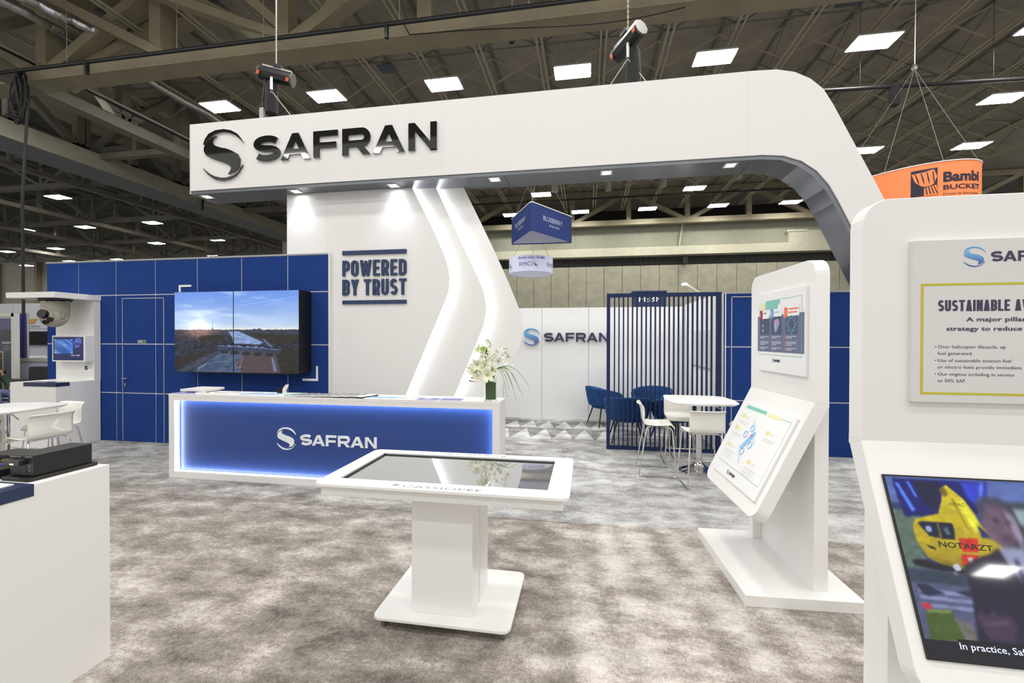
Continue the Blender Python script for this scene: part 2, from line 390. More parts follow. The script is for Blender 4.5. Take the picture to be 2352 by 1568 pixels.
# ================================================================ THE HALL
def carpet_material():
    m = bpy.data.materials.new('mottled_carpet'); m.use_nodes = True; nt = m.node_tree; N = nt.nodes; Lk = nt.links.new
    b = N['Principled BSDF']; b.inputs['Roughness'].default_value = 0.95; b.inputs['Specular IOR Level'].default_value = 0.1
    g = N.new('ShaderNodeNewGeometry'); sp = N.new('ShaderNodeSeparateXYZ'); Lk(g.outputs['Position'], sp.inputs[0])
    def noise(sc, det, dist, rough=0.55, vec=None, off=None):
        n = N.new('ShaderNodeTexNoise'); n.inputs['Scale'].default_value = sc; n.inputs['Detail'].default_value = det
        n.inputs['Distortion'].default_value = dist; n.inputs['Roughness'].default_value = rough
        mp = N.new('ShaderNodeMapping'); Lk(vec or g.outputs['Position'], mp.inputs['Vector'])
        if off: mp.inputs['Scale'].default_value = off
        Lk(mp.outputs[0], n.inputs['Vector']); return n.outputs['Fac']
    def math_(op, a, b_=None, c=None, clamp=False):
        n = N.new('ShaderNodeMath'); n.operation = op; n.use_clamp = clamp
        for i, v in enumerate((a, b_, c)):
            if v is None: continue
            if isinstance(v, (int, float)): n.inputs[i].default_value = v
            else: Lk(v, n.inputs[i])
        return n.outputs[0]
    def smooth(x, a, b_):
        n = N.new('ShaderNodeMapRange'); n.interpolation_type = 'SMOOTHSTEP'; Lk(x, n.inputs[0])
        n.inputs[1].default_value = a; n.inputs[2].default_value = b_; return n.outputs[0]
    def mix(f, a, b_):
        n = N.new('ShaderNodeMix'); n.data_type = 'RGBA'
        if isinstance(f, float): n.inputs[0].default_value = f
        else: Lk(f, n.inputs[0])
        for i, v in ((6, a), (7, b_)):
            if isinstance(v, tuple): n.inputs[i].default_value = v
            else: Lk(v, n.inputs[i])
        return n.outputs[2]
    big = noise(0.75, 3, 0.3, 0.5)
    mid = noise(3.4, 10, 0.10, 0.70, off=(0.75, 1.2, 1))
    fine = noise(120, 3, 0, 0.7)
    grain = noise(38, 3, 0, 0.6)
    t = math_('ADD', math_('MULTIPLY_ADD', mid, 1.02, -0.14), math_('MULTIPLY', big, 0.36))
    t = math_('ADD', t, math_('MULTIPLY', math_('SUBTRACT', fine, 0.5), 0.50))
    t = math_('ADD', t, math_('MULTIPLY', math_('SUBTRACT', grain, 0.5), 0.30))
    # pool of light put into the carpet colour: paler swathe through the middle
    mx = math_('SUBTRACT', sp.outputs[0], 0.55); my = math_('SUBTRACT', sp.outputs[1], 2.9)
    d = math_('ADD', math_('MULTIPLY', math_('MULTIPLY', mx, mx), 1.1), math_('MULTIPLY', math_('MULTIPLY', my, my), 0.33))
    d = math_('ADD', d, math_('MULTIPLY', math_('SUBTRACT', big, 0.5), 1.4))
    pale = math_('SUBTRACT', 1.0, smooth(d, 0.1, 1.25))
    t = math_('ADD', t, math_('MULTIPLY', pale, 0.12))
    # vacuum tracks running into the seam
    tr = math_('SINE', math_('ADD', math_('MULTIPLY', sp.outputs[0], 21.0), math_('MULTIPLY', sp.outputs[1], 3.0)))
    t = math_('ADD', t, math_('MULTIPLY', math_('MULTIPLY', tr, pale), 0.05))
    back = smooth(math_('ADD', sp.outputs[1], math_('MULTIPLY', math_('SUBTRACT', big, 0.5), 0.25)), 4.04, 4.12)
    left = smooth(sp.outputs[0], -2.2, -0.6)
    back2 = math_('MULTIPLY', back, left)
    backl = math_('MULTIPLY', smooth(sp.outputs[1], 3.6, 5.4), math_('SUBTRACT', 1.0, left))
    zone = math_('ADD', back2, backl, clamp=True)
    t = math_('ADD', t, math_('MULTIPLY', back2, 0.075))
    # zig-zag triangles left by the vacuum cleaner near the back wall
    def tri(y0, h, pit, ph):
        v = math_('DIVIDE', math_('SUBTRACT', sp.outputs[1], y0), h)
        inside = math_('MULTIPLY', math_('GREATER_THAN', v, 0.0), math_('LESS_THAN', v, 1.0))
        fr = math_('FRACT', math_('ADD', math_('DIVIDE', sp.outputs[0], pit), ph))
        k = math_('MULTIPLY', math_('ABSOLUTE', math_('SUBTRACT', fr, 0.5)), 2.0)
        lit = math_('GREATER_THAN', k, math_('ADD', v, 0.02))
        return math_('MULTIPLY', inside, math_('SUBTRACT', math_('MULTIPLY', lit, 1.9), 1.0))
    xm = math_('LESS_THAN', sp.outputs[0], 0.35)
    tri_s = math_('ADD', tri(8.32, 0.72, 0.33, 0.3), tri(7.42, 0.84, 0.36, 0.1))
    t = math_('ADD', t, math_('MULTIPLY', math_('MULTIPLY', tri_s, xm), 0.11))
    cr = N.new('ShaderNodeValToRGB'); e = cr.color_ramp.elements
    e[0].position = 0.34; e[0].color = (0.105, 0.093, 0.081, 1); e[1].position = 0.80; e[1].color = (0.66, 0.615, 0.57, 1)
    x = e.new(0.56); x.color = (0.295, 0.262, 0.232, 1)
    cg = N.new('ShaderNodeValToRGB'); e = cg.color_ramp.elements
    e[0].position = 0.34; e[0].color = (0.12, 0.12, 0.116, 1); e[1].position = 0.80; e[1].color = (0.60, 0.60, 0.59, 1)
    x = e.new(0.56); x.color = (0.30, 0.297, 0.29, 1)
    Lk(t, cr.inputs[0]); Lk(t, cg.inputs[0])
    # thin joint between carpet runs
    c = mix(zone, cr.outputs[0], cg.outputs[0])
    Lk(c, b.inputs['Base Color'])
    bp = N.new('ShaderNodeBump'); bp.inputs['Strength'].default_value = 0.35; bp.inputs['Distance'].default_value = 0.012
    Lk(math_('ADD', fine, grain), bp.inputs['Height']); Lk(bp.outputs[0], b.inputs['Normal'])
    return m
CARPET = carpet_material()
DARKFLOOR = mat('hall_concrete_floor', (0.16, 0.155, 0.15, 1), 0.5, vary=0.2, vscale=0.5)
fl = structure('floor')
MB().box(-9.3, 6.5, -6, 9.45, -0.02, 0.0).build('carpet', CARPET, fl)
MB().box(-75, 40, -12, 60, -0.05, -0.021).build('concrete_slab', DARKFLOOR, fl)
MB().box(-9.3, 0.13, 4.047, 4.053, 0.0, 0.0012).build('carpet_seam', mat('dark_seam', (0.12, 0.11, 0.10, 1), 0.9), fl)  # thin dark strip along the carpet seam

# ---- roof deck with its joists
DECK = mat('roof_deck', (0.36, 0.325, 0.268, 1), 0.9, vary=0.14, vscale=1.6)
ce = structure('ceiling')
for i in range(17):                                   # deck strips, slightly stepped seams
    y0 = -8+i*2.6*1.0
    MB().box(-22.2, 24, y0, y0+2.58, 11.0+0.012*(i % 2), 11.12).build('deck_panel', DECK, ce)
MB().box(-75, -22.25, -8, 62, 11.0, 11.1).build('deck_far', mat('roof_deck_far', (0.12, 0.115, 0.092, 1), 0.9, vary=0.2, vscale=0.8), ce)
JC = mat('joist_paint', (0.46, 0.42, 0.31, 1), 0.6)
def joist(x, y0, y1, zb=9.92, zt=10.94, step=1.15, mt=JC, th=0.05):
    o = MB()
    for s in (-.075, .075):
        o.bar((x+s, y0, zb), (x+s, y1, zb), .055, .045)
    o.build('joist', mt, ce)
    MB().bar((x, y0, zt), (x, y1, zt), .07, .05).build('joist_top', BEIGED, ce)
def joist_web(x, y0, y1, zb=9.92, zt=10.92, step=1.9, mt=BEIGED):
    o = MB(); y = y0; k = 0
    while y < y1:
        a, b = (zb, zt) if k % 2 == 0 else (zt, zb)
        o.bar((x, y, a), (x, y+step, b), .022, .022); y += step; k += 1
    o.build('joist_web', mt, ce)
jx = [-4.83+1.755*i for i in range(-6, 14)]
for x in jx:
    joist(x, 4.5, 29.0); joist_web(x, 4.5, 29.0)
for x in [-24-2.6*i for i in range(16)]:
    joist(x, 14, 40, 10.1, 11.1, th=.06, mt=BEIGED); joist_web(x, 14, 40, 10.1, 11.1, 2.2)
# bridging between joists
for k, y in enumerate([10.9, 12.05]+[12.4+1.75*i for i in range(9)]):
    o = MB()
    if k < 2 or k % 2 == 0: o.bar((jx[0], y, 9.96), (jx[-1], y, 9.96), .035, .035)
    if k > 1:
        for a, b in zip(jx, jx[1:]):
            o.bar((a, y, 9.96), (b, y+.0, 10.85), .035, .035); o.bar((a, y+.05, 10.85), (b, y+.05, 9.96), .03, .03)
    o.build('bridging', JC if k % 2 else BEIGED, ce)
# ladder trays with bay markers
TRAY = mat('galvanised_tray', (0.33, 0.32, 0.29, 1), 0.5, metal=0.3)
for (xa, xb, y) in ((-8.6, -2.6, 11.35), (-1.0, 3.0, 11.3), (4.2, 8.0, 11.0), (-6.6, -3.2, 11.36)):
    o = MB()
    for s in (-.03, .03): o.bar((xa, y+s, 9.86), (xb, y+s, 9.86), .015, .02)
    n = int((xb-xa)/.12)
    for i in range(n): o.box(xa+i*.12, xa+i*.12+.03, y-.03, y+.03, 9.855, 9.865)
    o.build('cable_tray', TRAY, ce)
BM = mat('bay_marker', (0.45, 0.44, 0.42, 1), 0.6); BI = mat('bay_marker_ink', (0.03, 0.03, 0.03, 1), 0.6)
for x, y, s in ((-7.7, 11.35, 'G31'), (-3.95, 11.35, 'G43'), (0.5, 11.3, 'G45'), (6.0, 11.0, 'G60')):
    p = MB().box(x-.22, x+.22, y-.01, y+.01, 9.62, 9.84).build('bay_marker', BM, ce)
    text(s, 'marker_number', BI, p, Matrix.Translation((x-.17, y-.011, 9.67)) @ XZ, .12, x1=.34)

# ---- trusses
def truss(name, label, p, q, z0, z1, bays, mt, cw=.30, ch=.32, dw=.20, gr=None, verts=True, flip=False):
    p = Vector(p); q = Vector(q); t = thing(name, label, 'truss', (p.x, p.y, z0), 0, gr)
    def at(f, z): r = p.lerp(q, f); return (r.x, r.y, z)
    MB().bar(at(0, z0), at(1, z0), cw, ch).build('bottom_chord', mt, t)
    # flanges of the I section
    MB().bar(at(0, z0-ch/2-.015), at(1, z0-ch/2-.015), cw*1.35, .03).build('chord_flange', mt, t)
    MB().bar(at(0, z1), at(1, z1), cw, ch).build('top_chord', mt, t)
    for i in range(bays):
        a, m, b = i/bays, (i+.5)/bays, (i+1)/bays
        za, zm = (z0, z1) if not flip else (z1, z0)
        MB().bar(at(a, za), at(m, zm), dw, dw*.8).build('diagonal', mt, t)
        MB().bar(at(m, zm), at(b, za), dw, dw*.8).build('diagonal', mt, t)
        if verts:
            MB().bar(at(m, z0), at(m, z1), dw, dw).build('vertical', mt, t)
            MB().bar(at(a, z0), at(a, z1), dw, dw).build('vertical', mt, t)
    return t
truss('roof_truss', 'big beige steel truss crossing overhead behind the white header', (-21.6, 9.7, 0), (14.3, 9.7, 0), 8.72, 10.78, 5, BEIGE, cw=.42, ch=.36, dw=.34, verts=True)
# braces that splay sideways from the truss node
def brace(name, label, p, q, w, mt=BEIGE):
    r = (Vector(q)-Vector(p)); o = MB().bar(p, q, w, w*.75).build(name, mt, None); return tag(o, label, 'brace')
brace('roof_brace', 'thick beige brace running left from the truss node above the left hoist', (-6.9, 9.75, 8.85), (-13.0, 8.6, 10.9), .26)
brace('roof_brace', 'beige brace rising steeply left of the left hoist chain', (-6.9, 9.8, 8.85), (-8.9, 9.4, 10.6), .28)
brace('roof_brace', 'beige brace rising right from the truss node above the left hoist', (-6.8, 9.75, 8.85), (-4.6, 9.5, 10.9), .24)
brace('roof_brace', 'long beige brace dropping from the upper left corner to the truss', (-10.6, 9.65, 8.85), (-14.6, 9.1, 10.9), .30)
brace('roof_brace', 'broad round beige brace in the upper left corner rising to the right', (-14.2, 9.9, 8.7), (-10.2, 10.6, 10.9), .5)
brace('roof_brace', 'vertical beige post above the truss left of centre', (-10.9, 9.9, 8.9), (-10.9, 9.9, 10.9), .36)
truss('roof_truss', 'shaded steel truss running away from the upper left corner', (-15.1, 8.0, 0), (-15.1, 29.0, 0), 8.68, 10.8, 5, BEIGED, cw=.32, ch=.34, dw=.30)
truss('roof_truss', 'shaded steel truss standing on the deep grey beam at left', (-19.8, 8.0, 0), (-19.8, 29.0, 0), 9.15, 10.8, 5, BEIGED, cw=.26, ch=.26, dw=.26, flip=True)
for y, w in ((14.6, 'nearest'), (22.0, 'farthest')):
    truss('cross_truss', 'short shaded cross truss between the two left trusses, the %s one' % w, (-19.8, y, 0), (-15.1, y, 0), 8.9, 10.8, 1, BEIGED, cw=.2, ch=.2, dw=.18)
gb = thing('box_beam', 'deep plain grey box beam crossing the hall diagonally at left', 'beam', (-19.75, 8, 8.35))
MB().box(-19.06, -19.0, 4, 31, 8.35, 8.95).build('side_plate', mat('beam_paint', (0.33, 0.315, 0.25, 1), 0.7, vary=.08), gb)
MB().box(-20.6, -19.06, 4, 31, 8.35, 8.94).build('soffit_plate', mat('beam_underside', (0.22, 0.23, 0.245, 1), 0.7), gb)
for x, w in ((-24, 'nearest'), (-31, 'second'), (-38, 'third'), (-46, 'farthest')):
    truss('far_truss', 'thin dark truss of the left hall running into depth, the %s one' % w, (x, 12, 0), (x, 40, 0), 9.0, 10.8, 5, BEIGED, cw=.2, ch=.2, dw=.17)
for y, w in ((17.8, 'nearest'), (23.6, 'second'), (29.0, 'third'), (34.5, 'farthest')):
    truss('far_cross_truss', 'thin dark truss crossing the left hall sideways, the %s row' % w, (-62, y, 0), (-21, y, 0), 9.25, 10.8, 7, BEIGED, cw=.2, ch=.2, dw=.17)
truss('gable_truss', 'beige truss along the back wall seen through the white arch', (-14.9, 28.4, 0), (27.0, 28.4, 0), 8.95, 10.8, 6, BEIGE, cw=.3, ch=.3, dw=.28, verts=True, flip=False)

# ---- back wall of the hall
wb = structure('wall_back')
CONC = mat('tilt_up_concrete', (0.40, 0.385, 0.295, 1), 0.9, vary=0.13, vscale=2.5)
x = -16.0
while x < 30:
    MB().box(x+.012, x+1.128, 29.0, 29.2, 0, 6.33).build('concrete_panel', CONC, wb); x += 1.14
MB().box(-16, 30, 29.12, 29.3, 0, 6.33).build('panel_backing', JOINT, wb)
MB().box(-16, 30, 29.4, 29.6, 6.33, 7.0).build('dark_reveal', mat('dark_reveal', (0.035, 0.035, 0.033, 1), 0.7), wb)
VENT = mat('vent_black', (0.010, 0.010, 0.010, 1), 0.5); VF = mat('vent_frame', (0.07, 0.07, 0.065, 1), 0.5)
for xa, xb in ((-6.7, -5.3), (-2.0, -.65), (3.05, 4.45), (9.7, 11.1), (14.6, 16.4)):
    v = MB().box(xa, xb, 29.34, 29.4, 6.42, 6.88).build('vent', VENT, wb)
    n = 4
    for i in range(n+1):
        xx = xa+(xb-xa)*i/n
        MB().box(xx-.015, xx+.015, 29.31, 29.34, 6.42, 6.88).build('vent_bar', VF, v)
CB = mat('precast_ledge', (0.60, 0.585, 0.45, 1), 0.9, vary=0.06, vscale=3)
for xa, xb in ((-16, -3.4), (-3.38, 14.9), (14.92, 30)):
    MB().box(xa, xb, 28.7, 29.4, 6.93, 7.45).build('precast_beam', CB, wb)
GYP = mat('painted_upper_wall', (0.34, 0.345, 0.27, 1), 0.9, vary=.04)
for xa, xb in ((-16, -.75), (-.74, 12.4), (12.41, 30)):
    MB().box(xa, xb, 29.1, 29.2, 7.45, 9.0).build('upper_wall_panel', GYP, wb)
MB().box(11.9, 18, 28.75, 29.1, 7.45, 8.15).build('wall_pier', CB, wb)
MB().box(11.8, 12.9, 28.7, 29.1, 8.1, 8.2).build('pier_cap', CB, wb)
MB().tube([(5.9, 28.95, 8.97), (5.7, 28.95, 7.5)], .05, 6).build('conduit', CB, wb)
MB().box(-22, 30, 33, 33.1, 8, 13).build('attic_wall', mat('attic_dark', (0.03, 0.028, 0.024, 1), 0.9), wb)
sb = MB().box(5.85, 6.15, 28.65, 28.9, 6.35, 6.75).build('wall_speaker', BLACK, None); tag(sb, 'small black box speaker on the dark strip of the back wall', 'speaker')
# roof over the attic
# left hall end wall
wl = structure('wall_left')
CREAM = mat('cream_end_wall', (0.50, 0.485, 0.40, 1), 0.9, vary=.05)
for i in range(9):
    MB().box(-74+i*6, -74+i*6+5.6, 41, 41.3, 0, 10.2).build('wall_panel', CREAM, wl)
    MB().box(-74+i*6+5.6, -74+i*6+6, 40.5, 41.3, 0, 10.4).build('wall_column', mat('tan_column', (0.33, 0.29, 0.19, 1), 0.8), wl)
MB().box(-22, -21.6, 29, 41, 0, 11).build('return_wall', CREAM, wl)

# ---- hall lamps in view
def make_lamp():
    t = thing('hall_lamp', 'white square LED light hanging in rows under the hall roof', 'lamp', (0, 0, LAMP_Z), 0, 'square hall lights under the roof')
    MB().box(-.49, .49, -.30, .30, 0, .012).build('diffuser', LAMPM, t, local=True)
    MB().box(-.52, .52, -.33, .33, .013, .06).build('housing', mat('lamp_housing', (0.5, 0.5, 0.48, 1), .5), t, local=True)
    for s in (-.4, .4): MB().tube([(s, 0, .06), (s, 0, 1.70)], .008, 5).build('hanger', WIRE, t, local=True)
    return t
lamp0 = make_lamp(); first = [True]
def put_lamp(x, y, lab, g, z=LAMP_Z):
    o = lamp0 if first[0] else copy_tree(lamp0)
    first[0] = False; o.location = (x, y, z); o['label'] = lab; o['group'] = g
for i, x in enumerate(LAMP_X[:7]):
    put_lamp(x, 12.75, 'large square hall light, %s from left in the row above the white header' % ORD[i], 'hall lights above the header')
for x, y, w in ((12.98, 16.4, 'large square hall light at the right edge below the black pipe'), (11.1, 20.0, 'square hall light touching the slanted white leg above the orange sign'), (14.95, 20.2, 'square hall light right above the orange sign'),
                (-2.4, 23.3, 'square hall light just above the blue triangular sign'), (5.37, 23.6, 'highest square hall light seen through the arch, right of its middle'),
                (-4.6, 26.85, 'square hall light peeking out left of the blue triangular sign'), (-.4, 26.85, 'square hall light just right of the blue triangular sign'), (3.5, 26.85, 'square hall light low in the middle of the arch'),
                (7.4, 26.85, 'square hall light below the highest one seen through the arch'), (11.2, 26.85, 'square hall light seen through the arch nearest its rounded corner')):
    put_lamp(x, y, w, 'hall lights right of the white tower')
for j, (rw_, pts) in enumerate((('nearest', ((-28.3, 19.45),)), ('second', ((-39.3, 25.0), (-34.1, 25.0), (-28.4, 24.8))), ('third', ((-50.7, 31), (-44.8, 30.6), (-39.6, 30.4), (-34.2, 30.2), (-28.4, 29.9))),
                            ('lowest', ((-58.4, 37.3), (-50.8, 35.9), (-45, 35.6), (-39.6, 35.3), (-34.2, 35.3), (-28.6, 35))))):
    for i, (x, y) in enumerate(pts):
        put_lamp(x, y, 'small light of the left hall, %s from left in the %s row' % (ORD[i], rw_) if len(pts) > 1 else 'largest single hall light of the left hall, below the grey beam', 'small hall lights of the left hall')

# ---- pipes, ducts, cables under the roof
def single(name, mb, m, label, cat, group=None, smooth=None, bevel=0):
    return tag(mb.build(name, m, None, smooth=smooth, bevel=bevel), label, cat, group)
pp = thing('lighting_pipe', 'long thin black pipe hung below the beige truss', 'pipe', (-4, 9, 8.5))
MB().tube([(-17, 9.0, 8.5), (5, 9.0, 8.5)], .045, 8).build('pipe', BLACK, pp)
for x in (-12.8, -9.6, -7.3, -4.0, -1.2, 1.6): MB().tube([(x, 9.0, 8.5), (x, 9.0, 10.9)], .009, 5).build('hanger_wire', WIRE, pp)
for x in (-12.2, -4.3): MB().box(x-.035, x+.035, 8.96, 9.04, 8.2, 8.5).build('clamp', BLACK, pp)
pp = thing('lighting_pipe', 'thin black pipe behind the rounded corner of the white arch', 'pipe', (9, 13.4, 8.5))
MB().tube([(5.8, 13.35, 8.5), (14.5, 13.8, 8.5)], .05, 8).build('pipe', BLACK, pp)
for x in (7.3, 10.4, 12.6): MB().tube([(x, 13.4, 8.5), (x, 13.4, 10.9)], .005, 5).build('hanger_wire', BLACK, pp)
MB().box(8.05, 8.2, 13.3, 13.5, 7.95, 8.45).build('clamp', BLACK, pp)
single('lighting_pipe', MB().tube([(-7, 24.4, 9.3), (14, 24.4, 9.3)], .05, 6).tube([(-5, 24.4, 9.3), (-5, 24.4, 11)], .01, 5).tube([(9, 24.4, 9.3), (9, 24.4, 11)], .01, 5), BLACK, 'thin dark pipe crossing under the roof seen through the arch', 'pipe')
FOIL = mat('foil_wrap', (0.70, 0.70, 0.74, 1), 0.22, metal=0.95, bump=1.0, bscale=22)
def foil(pts, r, lab):
    P = []
    for i in range(len(pts)-1):
        for k in range(8):
            f = k/8; a = Vector(pts[i]).lerp(Vector(pts[i+1]), f)
            P.append(a+Vector((random.uniform(-.03, .03), 0, random.uniform(-.03, .03))))
    P.append(Vector(pts[-1]))
    single('foil_duct', MB().tube(P, [r*random.uniform(.85, 1.15) for _ in P], 9), FOIL, lab, 'duct')
foil([(-13.55, 6.5, 9.8), (-13.2, 8.7, 9.8), (-12.8, 9.55, 9.75), (-12.5, 9.75, 9.75)], .10, 'crinkled foil wrapped duct with a bent end in the upper left corner')
foil([(-14.2, 6.5, 9.9), (-13.7, 10.3, 9.8), (-13.55, 17.5, 9.8)], .10, 'long straight foil wrapped duct running beside the left truss')
for i, (x, z) in enumerate(((-14.6, 9.0), (-14.7, 9.15), (-14.35, 8.95))):
    single('conduit_run', MB().tube([(x, 5, z), (x, 28, z)], .03, 6), TRAY if i else BLACK, ('black conduit beside the bottom chord of the upper left truss', 'upper grey conduit beside the upper left truss', 'grey conduit closest to the upper left truss chord')[i], 'pipe', 'conduits along the left truss')
CB2 = mat('black_cable', (0.008, 0.008, 0.008, 1), 0.6)
cb = thing('cable_bundle', 'tangled bundle of black cable tied up in the upper left corner', 'cable', (-14.0, 9.05, 8.0))
for k in range(9):
    a = random.uniform(0, 6.28); w = random.uniform(.12, .3); h = random.uniform(.4, .75)
    P = [(-14.35+w*math.cos(t)*(1 if k % 2 else .6)+random.uniform(-.02, .02), 9.05+.08*math.sin(a+t), 7.85+h*math.sin(t)) for t in np.linspace(0, 2*PI, 14)[:-1]]
    MB().tube(P, .022, 5, closed=True).build('cable_loop', CB2, cb)
MB().tube([(-14.1, 9.05, 7.7), (-13.9, 8.8, 5.2), (-13.8, 8.75, 0.0)], .035, 6).build('drop_cable', CB2, cb)
for sx_, (x, y, z) in (('left of the left hoist', (-6.0, 11.9, 10.0)), ('above the white header centre', (-2.4, 11.5, 10.2)), ('between the two hoists under the roof', (-5.0, 11.8, 10.1))):
    t = thing('pendant_can', 'white cylindrical pendant can light %s' % sx_, 'lamp', (x, y, z))
    MB().lathe([(.14, 0), (.15, .05), (.15, .34), (.10, .42), (.02, .45)], 18, (x, y, z)).build('shade', mat('pendant_grey', (.42, .41, .38, 1), .5), t, smooth=40)
    MB().tube([(x, y, z+.44), (x, y, 11)], .008, 5).build('rod', WIRE, t)
for w, (x, y, z) in (('leftmost', (-1.6, 22.4, 9.1)), ('second', (1.1, 23.8, 9.5)), ('third', (3.9, 23.8, 9.55)), ('fourth', (7.6, 24, 9.8)), ('rightmost', (10.6, 24, 9.6))):
    t = thing('pendant_can', 'small grey pendant can seen under the arch, the %s' % w, 'lamp', (x, y, z))
    MB().lathe([(.16, 0), (.17, .4), (.10, .5)], 14, (x, y, z)).build('shade', mat('pendant_grey', (.42, .41, .38, 1), .5), t, smooth=40)
    MB().tube([(x, y, z+.44), (x, y, 11)], .012, 5).build('rod', WIRE, t)
cs = [(-3.95+5.9*f, 9.42, 8.52-.25*math.sin(PI*f)+.12*math.sin(5*f)) for f in np.linspace(0, 1, 16)]
single('swagged_cable', MB().tube(cs, .012, 5).tube([(-3.95, 9.42, 8.52), (-4.1, 9.4, 8.8)], .012, 5), CB2, 'thin black cable swagging along the underside of the beige truss', 'cable')
t = thing('dome_camera', 'small white dome security camera under the beige truss', 'camera', (-1.93, 11.3, 9.35))
MB().lathe([(.03, .35), (.1, .3), (.12, .15), (.12, .1)], 16, (-1.93, 11.3, 9.35)).build('housing', WHITE, t, smooth=40)
MB().lathe([(.01, -.03), (.07, .0), (.1, .06), (.11, .1)], 16, (-1.93, 11.3, 9.35)).build('dome', BLACKG, t, smooth=40)
MB().tube([(-1.93, 11.3, 9.68), (-1.93, 11.3, 11.0)], .02, 6).build('stem', WHITE, t)
for lab, (x, y, z) in (('grey wireless antenna box above the left of the white header', (-6.0, 12.6, 9.9)), ('grey wireless antenna box above the rounded corner', (6.4, 12.2, 10.1))):
    t = thing('antenna_box', lab, 'antenna', (x, y, z))
    MB().box(x-.25, x+.25, y-.2, y+.2, z-.05, z).build('plate', mat('blue_grey', (.10, .115, .15, 1), .5), t, bevel=.01)
    MB().box(x-.12, x+.12, y-.08, y+.08, z+.02, z+.2).build('housing', mat('box_grey', (.3, .3, .34, 1), .5), t, bevel=.02)
for i, (x, y, lab) in enumerate(((-18.4, 19, 'left of the white header'), (-18.4, 26, 'beside the white tower'))):
    single('bracket_arm', MB().tube([(x+3.2, y, 8.68), (x-.4, y, 8.6), (x-.45, y, 8.05)], .07, 6), BLACK, 'thin black bracket arm sticking out over the grey beam %s' % lab, 'bracket')
# ================================================================ THE STAND
# ---- white header arch
SOF = 3.875; HY0, HY1 = 5.78, 6.28
hd = thing('header_arch', 'long white overhead header beam curving down into a slanted leg at right', 'arch', (0, 6, SOF))
outer = [(-5.945, 4.925), (1.97, 4.945), (2.25, 4.935), (2.45, 4.885), (2.62, 4.79), (2.76, 4.655), (2.868, 4.46), (3.325, 3.50), (4.92, 0.02)]
inner = [(4.45, 0.02), (2.93, 3.33), (2.83, 3.52), (2.70, 3.69), (2.53, 3.82), (2.33, 3.895), (2.10, 3.92), (-5.945, 3.92)]
MB().prism(outer+inner, HY0, HY0+.02).build('front_panel', WHITE, hd)
inner2 = [(4.41, 0.02), (2.885, 3.30), (2.785, 3.48), (2.66, 3.64), (2.50, 3.765), (2.31, 3.85), (2.09, SOF), (-5.935, SOF)]
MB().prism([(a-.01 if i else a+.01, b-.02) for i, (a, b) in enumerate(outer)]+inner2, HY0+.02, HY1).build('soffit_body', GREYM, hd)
for x in (-1.95, 1.93): MB().box(x-.0012, x+.0012, HY0-.0008, HY0, 3.92, 4.94).build('panel_joint', mat('faint_joint', (.6, .6, .58, 1), .6), hd)
for x in (-1.1, 2.0): MB().box(x-.002, x+.002, HY0+.02, HY1, SOF-.0015, SOF).build('soffit_joint', BLACK, hd)
MB().box(-5.95, -5.94, HY0, HY1, SOF, 4.92).build('end_panel', WHITE, hd)
emblem(-5.345, 4.415, .345, .385, [BLACKG], hd, HY0-.034, HY0-.014)
safran_word(-4.83, -2.02, 4.27, 4.645, .092, BLACKG, hd, HY0-.034, HY0-.014)
BACK = mat('letter_backing', (0.62, 0.62, 0.62, 1), .4)
safran_word(-4.83, -2.02, 4.27, 4.645, .10, BACK, hd, HY0-.014, HY0-.0005, joined=True)
emblem(-5.345, 4.415, .35, .39, [BACK], hd, HY0-.014, HY0-.0005, joined=True)
for x in (-5.79, -4.27, -2.73, -1.25, .25, 1.775):
    f = MB()
    for a, b, c, d in ((-.075, .075, -.075, -.052), (-.075, .075, .052, .075), (-.075, -.052, -.052, .052), (.052, .075, -.052, .052)):
        f.box(x+a, x+b, 5.93+c, 5.93+d, SOF-.008, SOF)
    f = f.build('downlight', WHITE, hd)
    MB().box(x-.05, x+.05, 5.88, 5.98, SOF-.004, SOF-.001).build('lens', DLM, f)
    l = bpy.data.lights.new('downlight_beam', 'SPOT'); l.energy = 17 if x < -2 else 9; l.spot_size = 1.75; l.spot_blend = 1.0; l.shadow_soft_size = .04; l.color = (.86, .91, 1)
    o = bpy.data.objects.new('downlight_beam', l); o.location = (x, 5.93, SOF-.015); o.rotation_euler = (math.radians(8), 0, 0); C.objects.link(o)

# ---- white feature tower with stepped boards and light lines
tw = thing('feature_wall', 'tall white feature wall with two glowing bent light lines beneath the header', 'wall panel', (-2.9, 6.1, 0))
def edge(pts, n=8):
    """smooth polyline through measured edge points: straight top, rounded knee, straight bottom"""
    out = []
    P = [Vector(p) for p in pts]
    for i in range(len(P)-1):
        p0 = P[max(i-1, 0)]; p1 = P[i]; p2 = P[i+1]; p3 = P[min(i+2, len(P)-1)]
        for k in range(n):
            t = k/n
            out.append(.5*((2*p1)+(-p0+p2)*t+(2*p0-5*p1+4*p2-p3)*t*t+(-p0+3*p1-3*p2+p3)*t**3))
    out.append(P[-1]); return [(p.x, p.y) for p in out]
E1 = [(-2.505, SOF), (-2.19, 3.26), (-2.03, 2.90), (-1.965, 2.72), (-1.942, 2.55), (-1.965, 2.34), (-2.08, 2.06), (-2.36, 1.42), (-2.98, .0)]
E2 = [(-2.165, SOF), (-1.82, 3.147), (-1.56, 2.60), (-1.46, 2.37), (-1.42, 2.15), (-1.44, 1.95), (-1.51, 1.74), (-1.90, .83), (-2.26, .0)]
E3 = [(-1.765, SOF), (-1.31, 2.94), (-1.06, 2.38), (-.945, 2.09), (-.905, 1.88), (-.92, 1.66), (-1.0, 1.42), (-1.30, .78), (-1.65, .0)]
e1, e2, e3 = edge(E1), edge(E2), edge(E3)
